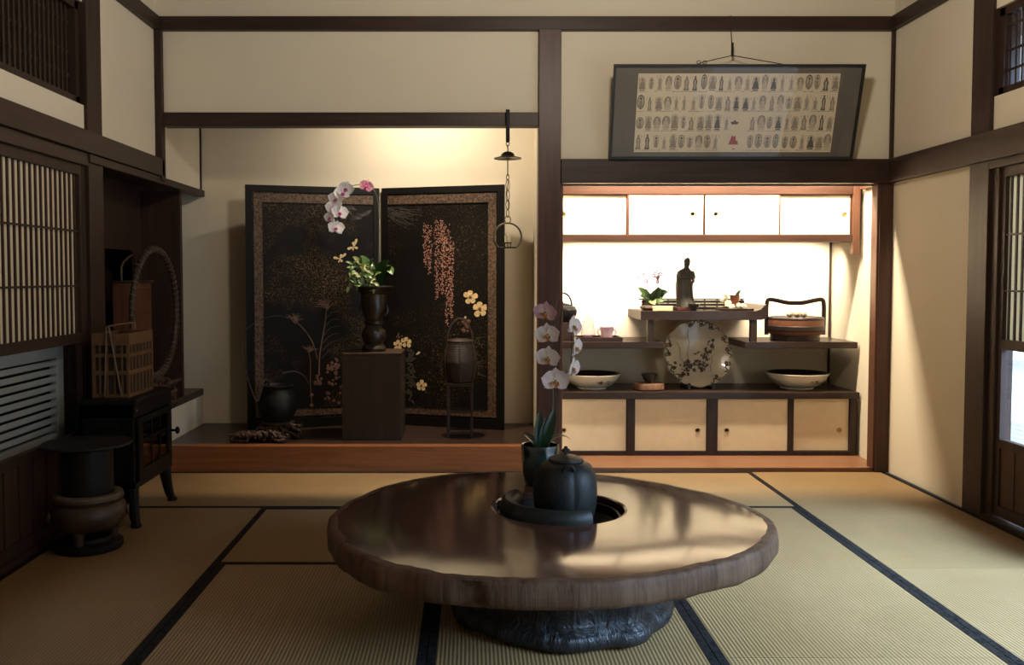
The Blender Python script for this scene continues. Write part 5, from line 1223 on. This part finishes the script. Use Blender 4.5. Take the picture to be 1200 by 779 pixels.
b.build('firebox', M['stove'], sv, smooth=False)
MB().box(sx0_, sx1_, sy0_, sy1_, stz-0.022, stz, 0.006).build('top_plate', M['stove'], sv, smooth=False)
dr = MB(); dy0, dy1, dz_0, dz_1 = sy0_+0.04, sy1_-0.04, sb+0.035, stz-0.095; fwid = 0.055
for q in ((dy0, dy1, dz_0, dz_0+fwid), (dy0, dy1, dz_1-fwid*0.6, dz_1), (dy0, dy0+fwid, dz_0+fwid, dz_1-fwid*0.6), (dy1-fwid, dy1, dz_0+fwid, dz_1-fwid*0.6)): dr.box(sx1_-0.022, sx1_-0.002, q[0], q[1], q[2], q[3], 0.003)
door = dr.build('stove_door', M['stove'], sv, smooth=False)
MB().box(sx1_-0.014, sx1_-0.010, dy0+fwid-0.004, dy1-fwid+0.004, dz_0+fwid-0.004, dz_1-fwid*0.6+0.004).build('glass_pane', M['stove_glass'], door, smooth=False)
b = MB(); my0, my1, mz0, mz1 = dy0+fwid, dy1-fwid, dz_0+fwid, dz_1-fwid*0.6
for q in (0.36, 0.68): b.box(sx1_-0.0095, sx1_-0.004, my0+(my1-my0)*q-0.004, my0+(my1-my0)*q+0.004, mz0, mz1)
b.box(sx1_-0.0095, sx1_-0.0045, my0, my1, mz0+(mz1-mz0)*0.60, mz0+(mz1-mz0)*0.60+0.008); b.build('muntin', M['stove'], door, smooth=False)
b = MB(); b.tube([(sx1_-0.002, dy1-0.02, 0.40), (sx1_+0.03, dy1-0.02, 0.40)], 0.007, 8); b.ball((sx1_+0.035, dy1-0.02, 0.40), 0.016, 0.8, 1, 1.3); b.build('door_handle', M['black_iron'], door)
MB().ball((sx1_-0.012, sy0_+0.03, stz-0.055), 0.008).build('rivet', M['chain'], sv)
b = MB()
for k in range(3): b.tube([(sx0_+0.09, sy0_+0.12+k*0.05, sb+0.055+0.02*k), (sx1_-0.08, sy1_-0.15-k*0.04, sb+0.075+0.03*k)], 0.035, 10)
b.build('fire_logs', M['dark_root'], sv)
for sx in (sx0_+0.045, sx1_-0.045):
    for sy in (sy0_+0.045, sy1_-0.045):
        ox = (1 if sx > -1.8 else -1)*0.03; oy = (1 if sy > 4.7 else -1)*0.03
        pts = bez([(sx, sy, sb+0.01), (sx+ox*0.2, sy+oy*0.2, 0.13), (sx+ox*0.6, sy+oy*0.6, 0.05), (sx+ox, sy+oy, 0.012)], 14); b = MB(); b.tube(pts, [0.034-0.016*i/len(pts) for i in range(len(pts))], 10); b.lathe([(0.0,0.0),(0.026,0.0),(0.027,0.01),(0.02,0.02),(0.0,0.02)], (sx+ox, sy+oy, 0), 16); b.build('leg', M['stove'], sv)
# bamboo basket on the stove
gx0, gx1, gy0, gy1, gz0, gz1 = -1.90, -1.715, 4.50, 4.84, stz, stz+0.325
bk = thing('bamboo_basket', 'square bamboo lattice basket with a strap handle standing on the black stove', 'basket', ((gx0+gx1)/2, (gy0+gy1)/2, gz0))
MB().box(gx0+0.008, gx1-0.008, gy0+0.008, gy1-0.008, gz0+0.004, gz1-0.045).build('woven_lining', M['basket_lining'], bk, smooth=False)
b = MB()
for z, hh in ((gz0, 0.018), (gz0+0.115, 0.020), (gz0+0.205, 0.018), (gz1-0.060, 0.060)):
    b.box(gx0, gx1, gy0, gy0+0.006, z, z+hh, 0.001); b.box(gx0, gx1, gy1-0.006, gy1, z, z+hh, 0.001); b.box(gx0, gx0+0.006, gy0+0.006, gy1-0.006, z, z+hh, 0.001); b.box(gx1-0.006, gx1, gy0+0.006, gy1-0.006, z, z+hh, 0.001)
b.build('hoops', M['bamboo'], bk, smooth=False)
b = MB()
for x in (gx0, gx1-0.012):
    for y in (gy0, gy1-0.012): b.box(x-0.001, x+0.013, y-0.001, y+0.013, gz0, gz1)
for k in range(1, 5): x = gx0 + (gx1-gx0)*k/5; b.box(x-0.004, x+0.004, gy0+0.001, gy0+0.007, gz0, gz1-0.05); b.box(x-0.004, x+0.004, gy1-0.007, gy1-0.001, gz0, gz1-0.05)
for k in range(1, 7): y = gy0 + (gy1-gy0)*k/7; b.box(gx1-0.007, gx1-0.001, y-0.005, y+0.005, gz0, gz1-0.05); b.box(gx0+0.001, gx0+0.007, y-0.005, y+0.005, gz0, gz1-0.05)
b.build('slats', M['bamboo'], bk, smooth=False)
b = MB(); mx = (gx0+gx1)/2 - 0.01; zt2 = gz1+0.035
for yy in (gy0-0.004, gy1+0.004):
    for s in (-1, 1): b.tube([(mx+s*0.006, yy, zt2), (mx + s*(0.020 if s < 0 else 0.065), yy, gz0+0.008)], 0.008, 6, flat=(1.0, 0.45))
b.tube([(mx, gy0-0.006, zt2), (mx, (gy0+gy1)/2, zt2+0.004), (mx, gy1+0.006, zt2)], 0.010, 6, flat=(1.0, 0.5))
b.build('strap_handle', M['bamboo'], bk)
# brazier with iron pot
zx, zy = -1.755, 4.085
bz_ = thing('brazier', 'squat brown ceramic brazier on a dark round foot on the tatami', 'brazier', (zx, zy, 0))
MB().lathe([(0.0,0.0),(0.146,0.0),(0.150,0.006),(0.150,0.030),(0.140,0.036),(0.10,0.038),(0.095,0.055),(0.0,0.055)], (zx, zy, 0), 48).build('foot_ring', M['black_iron'], bz_)
for k in range(3):
    a = R(270 + 120*k); MB().lathe([(0.0,0.036),(0.020,0.036),(0.022,0.05),(0.026,0.10),(0.0,0.10)], (zx+0.105*math.cos(a), zy+0.105*math.sin(a), 0), 14).build('foot', M['brazier'], bz_)
MB().lathe([(0.0,0.085),(0.09,0.085),(0.125,0.095),(0.152,0.120),(0.166,0.150),(0.167,0.180),(0.158,0.205),(0.146,0.215),(0.150,0.222),(0.156,0.235),(0.150,0.250),(0.128,0.256),(0.118,0.250),(0.115,0.198),(0.0,0.198)], (zx, zy, 0), 56).build('brazier_bowl', M['brazier'], bz_)
MB().lathe([(0.115,0.252),(0.128,0.2565),(0.150,0.2515),(0.153,0.247),(0.149,0.256),(0.128,0.261),(0.114,0.257)], (zx, zy, 0), 56, cap=False).build('pale_rim', M['ash'], bz_)
for a in (R(215), R(20)):
    c = Vector((zx+0.170*math.cos(a), zy+0.170*math.sin(a), 0.165)); u = Vector((-math.sin(a), math.cos(a), 0)); MB().tube([c + u*0.022*math.cos(t) + Vector((0,0,0.022*math.sin(t))) for t in [2*PI*k/16 for k in range(16)]], 0.005, 7, True).build('ring_handle', M['chain'], bz_)
ip = thing('iron_pot', 'black iron pot with a wide flat brim sitting in the brown brazier', 'pot', (zx, zy, 0.20))
MB().lathe([(0.0,0.2005),(0.085,0.2005),(0.108,0.23),(0.112,0.28),(0.112,0.44),(0.108,0.47),(0.0,0.47)], (zx, zy, 0), 48).build('pot_body', M['black_iron'], ip)
MB().lathe([(0.0,0.468),(0.110,0.468),(0.190,0.474),(0.197,0.480),(0.195,0.488),(0.12,0.494),(0.03,0.498),(0.0,0.498)], (zx, zy, 0), 48).build('brim_lid', M['black_iron'], ip)
# louver behind the left door glass
lx = XL-0.14; lv = thing('louver_panel', 'pale grey-green louvred panel behind the glass of the sliding door', 'louver', (lx, 4.0, 0.42))
y0_, y1_, z0_, z1_ = 3.775, 4.60, 0.42, 0.985
b = MB(); b.box(lx-0.02, lx+0.02, y0_, y0_+0.10, z0_, z1_, 0.003); b.box(lx-0.02, lx+0.02, y1_-0.07, y1_, z0_, z1_, 0.003); b.box(lx-0.02, lx+0.02, y0_+0.10, y1_-0.07, z1_-0.15, z1_, 0.003); b.box(lx-0.02, lx+0.02, y0_+0.10, y1_-0.07, z0_, z0_+0.035, 0.003); b.build('louver_frame', M['louver'], lv, smooth=False)
MB().box(lx-0.05, lx-0.03, y0_, y1_, z0_, z1_).build('backing', M['black'], lv, smooth=False)
for k in range(9):
    z = z0_+0.050 + k*0.041; b = MB(); b.prism([Vector((lx+0.008, y0_+0.10, z)), Vector((lx+0.012, y0_+0.10, z)), Vector((lx+0.016, y0_+0.10, z+0.028)), Vector((lx+0.010, y0_+0.10, z+0.028))], (0, y1_-y0_-0.17, 0)); b.build('slat', M['louver'], lv, smooth=False)
struct(MB().box(-2.8, XL-0.095, 3.0, 4.64, 0.36, 0.42).build('trim_60', M['shelf'], smooth=False))
# recess: hoop, chest, root stand, carved box
hy0, hy1 = 5.00, 5.76; hcY = (hy0+hy1)/2; hR = (hy1-hy0)/2; hcz = at(0, 366, hcY).z; hX = -1.885
hp_ = thing('woven_hoop', 'large round hoop wound with pale cord, propped up in the dark wall recess', 'hoop', (hX, hcY, hcz-hR))
MB().tube([(hX, hcY + hR*math.cos(t), hcz + hR*math.sin(t)) for t in [2*PI*k/72 for k in range(72)]], 0.016, 10, True).build('hoop_core', M['bamboo_dark'], hp_)
b = MB()
for k in range(64):
    t = 2*PI*k/64; c = Vector((hX, hcY + hR*math.cos(t), hcz + hR*math.sin(t))); rad = Vector((0, math.cos(t), math.sin(t))); 
    b.tube([c + rad*0.019*math.cos(q) + Vector((0.019*math.sin(q), 0, 0)) + Vector((0, -math.sin(t), math.cos(t)))*0.006*math.sin(q) for q in [2*PI*j/8 for j in range(8)]], 0.0045, 5, True)
b.build('cord_winding', plain('pale_brown_cord', (0.10,0.062,0.046), 0.6, 0, 0.4, 30), hp_)
SHZ = 0.42
knot('root_stand', 'dark gnarled root wood propping the hoop in the wall recess', 'stand', -1.98, 5.42, SHZ, 0.13, 0.42, hcz-hR-SHZ-0.024, 34, 17, M['dark_root'], (0.016, 0.028))
cX = -2.12
cyA, cyB = wl(153, 380, cX).y, wl(178, 380, cX).y; ctz = wl(160, 331, cX).z
cst = thing('tall_chest', 'narrow reddish wooden chest with a wire handle, behind the hoop in the wall recess', 'chest', (cX-0.05, (cyA+cyB)/2, SHZ))
MB().box(cX-0.11, cX, cyA, cyB, SHZ, ctz, 0.004).build('chest_body', M['chest'], cst, smooth=False)
MB().box(cX-0.112, cX+0.006, cyA-0.006, cyB+0.03, ctz, ctz+0.014, 0.002).build('chest_lid', M['chain'], cst, smooth=False)
b = MB(); b.box(cX, cX+0.006, cyA+0.02, cyB-0.02, ctz-0.20, ctz-0.03, 0.002); b.box(cX, cX+0.006, cyA+0.02, cyB-0.02, SHZ+0.04, ctz-0.24, 0.002); b.build('front_panel', M['chest'], cst, smooth=False)
MB().tube(bez([(cX-0.05, cyA, ctz+0.014), (cX-0.05, cyA, ctz+0.10), (cX-0.05, cyA+0.08, ctz+0.15), (cX-0.05, cyA+0.2, ctz+0.18)], 14), 0.007, 8).build('wire_handle', M['chain'], cst)
c0 = wl(208, 470, -1.99); cb_ = thing('carved_box', 'small carved wooden box at the end of the recess sill', 'box', (-1.99, 5.86, SHZ))
MB().box(-2.05, -1.955, 5.80, 5.96, SHZ, SHZ+0.06, 0.005).build('box_body', M['dark_root'], cb_, smooth=False); MB().box(-2.055, -1.95, 5.795, 5.965, SHZ+0.06, SHZ+0.078, 0.004).build('lid', M['root'], cb_, smooth=False)
for y in (5.82, 5.94): MB().ball((-1.965, y, SHZ+0.086), 0.010).build('knob', M['chain'], cb_)

# added unseen fill lamp above the table; disc shade steers light onto the walls
pd = thing('fill_pendant', 'added unseen fill lamp with a flat black disc shade over the table', 'lamp', (FILL[0], FILL[1], FILL[2]-0.17))
MB().lathe([(0.0, FILL[2]-0.17), (0.30, FILL[2]-0.17), (0.31, FILL[2]-0.165), (0.30, FILL[2]-0.155), (0.0, FILL[2]-0.155)], (FILL[0], FILL[1], 0), 48).build('fill_shade', M['lacquer'], pd)
b = MB()
for k in range(3): a = 2*PI*k/3; b.tube([(FILL[0]+0.27*math.cos(a), FILL[1]+0.27*math.sin(a), FILL[2]-0.155), (FILL[0]+0.14*math.cos(a), FILL[1]+0.14*math.sin(a), ZC)], 0.003, 5)
b.build('hanging_rods', M['black_iron'], pd)
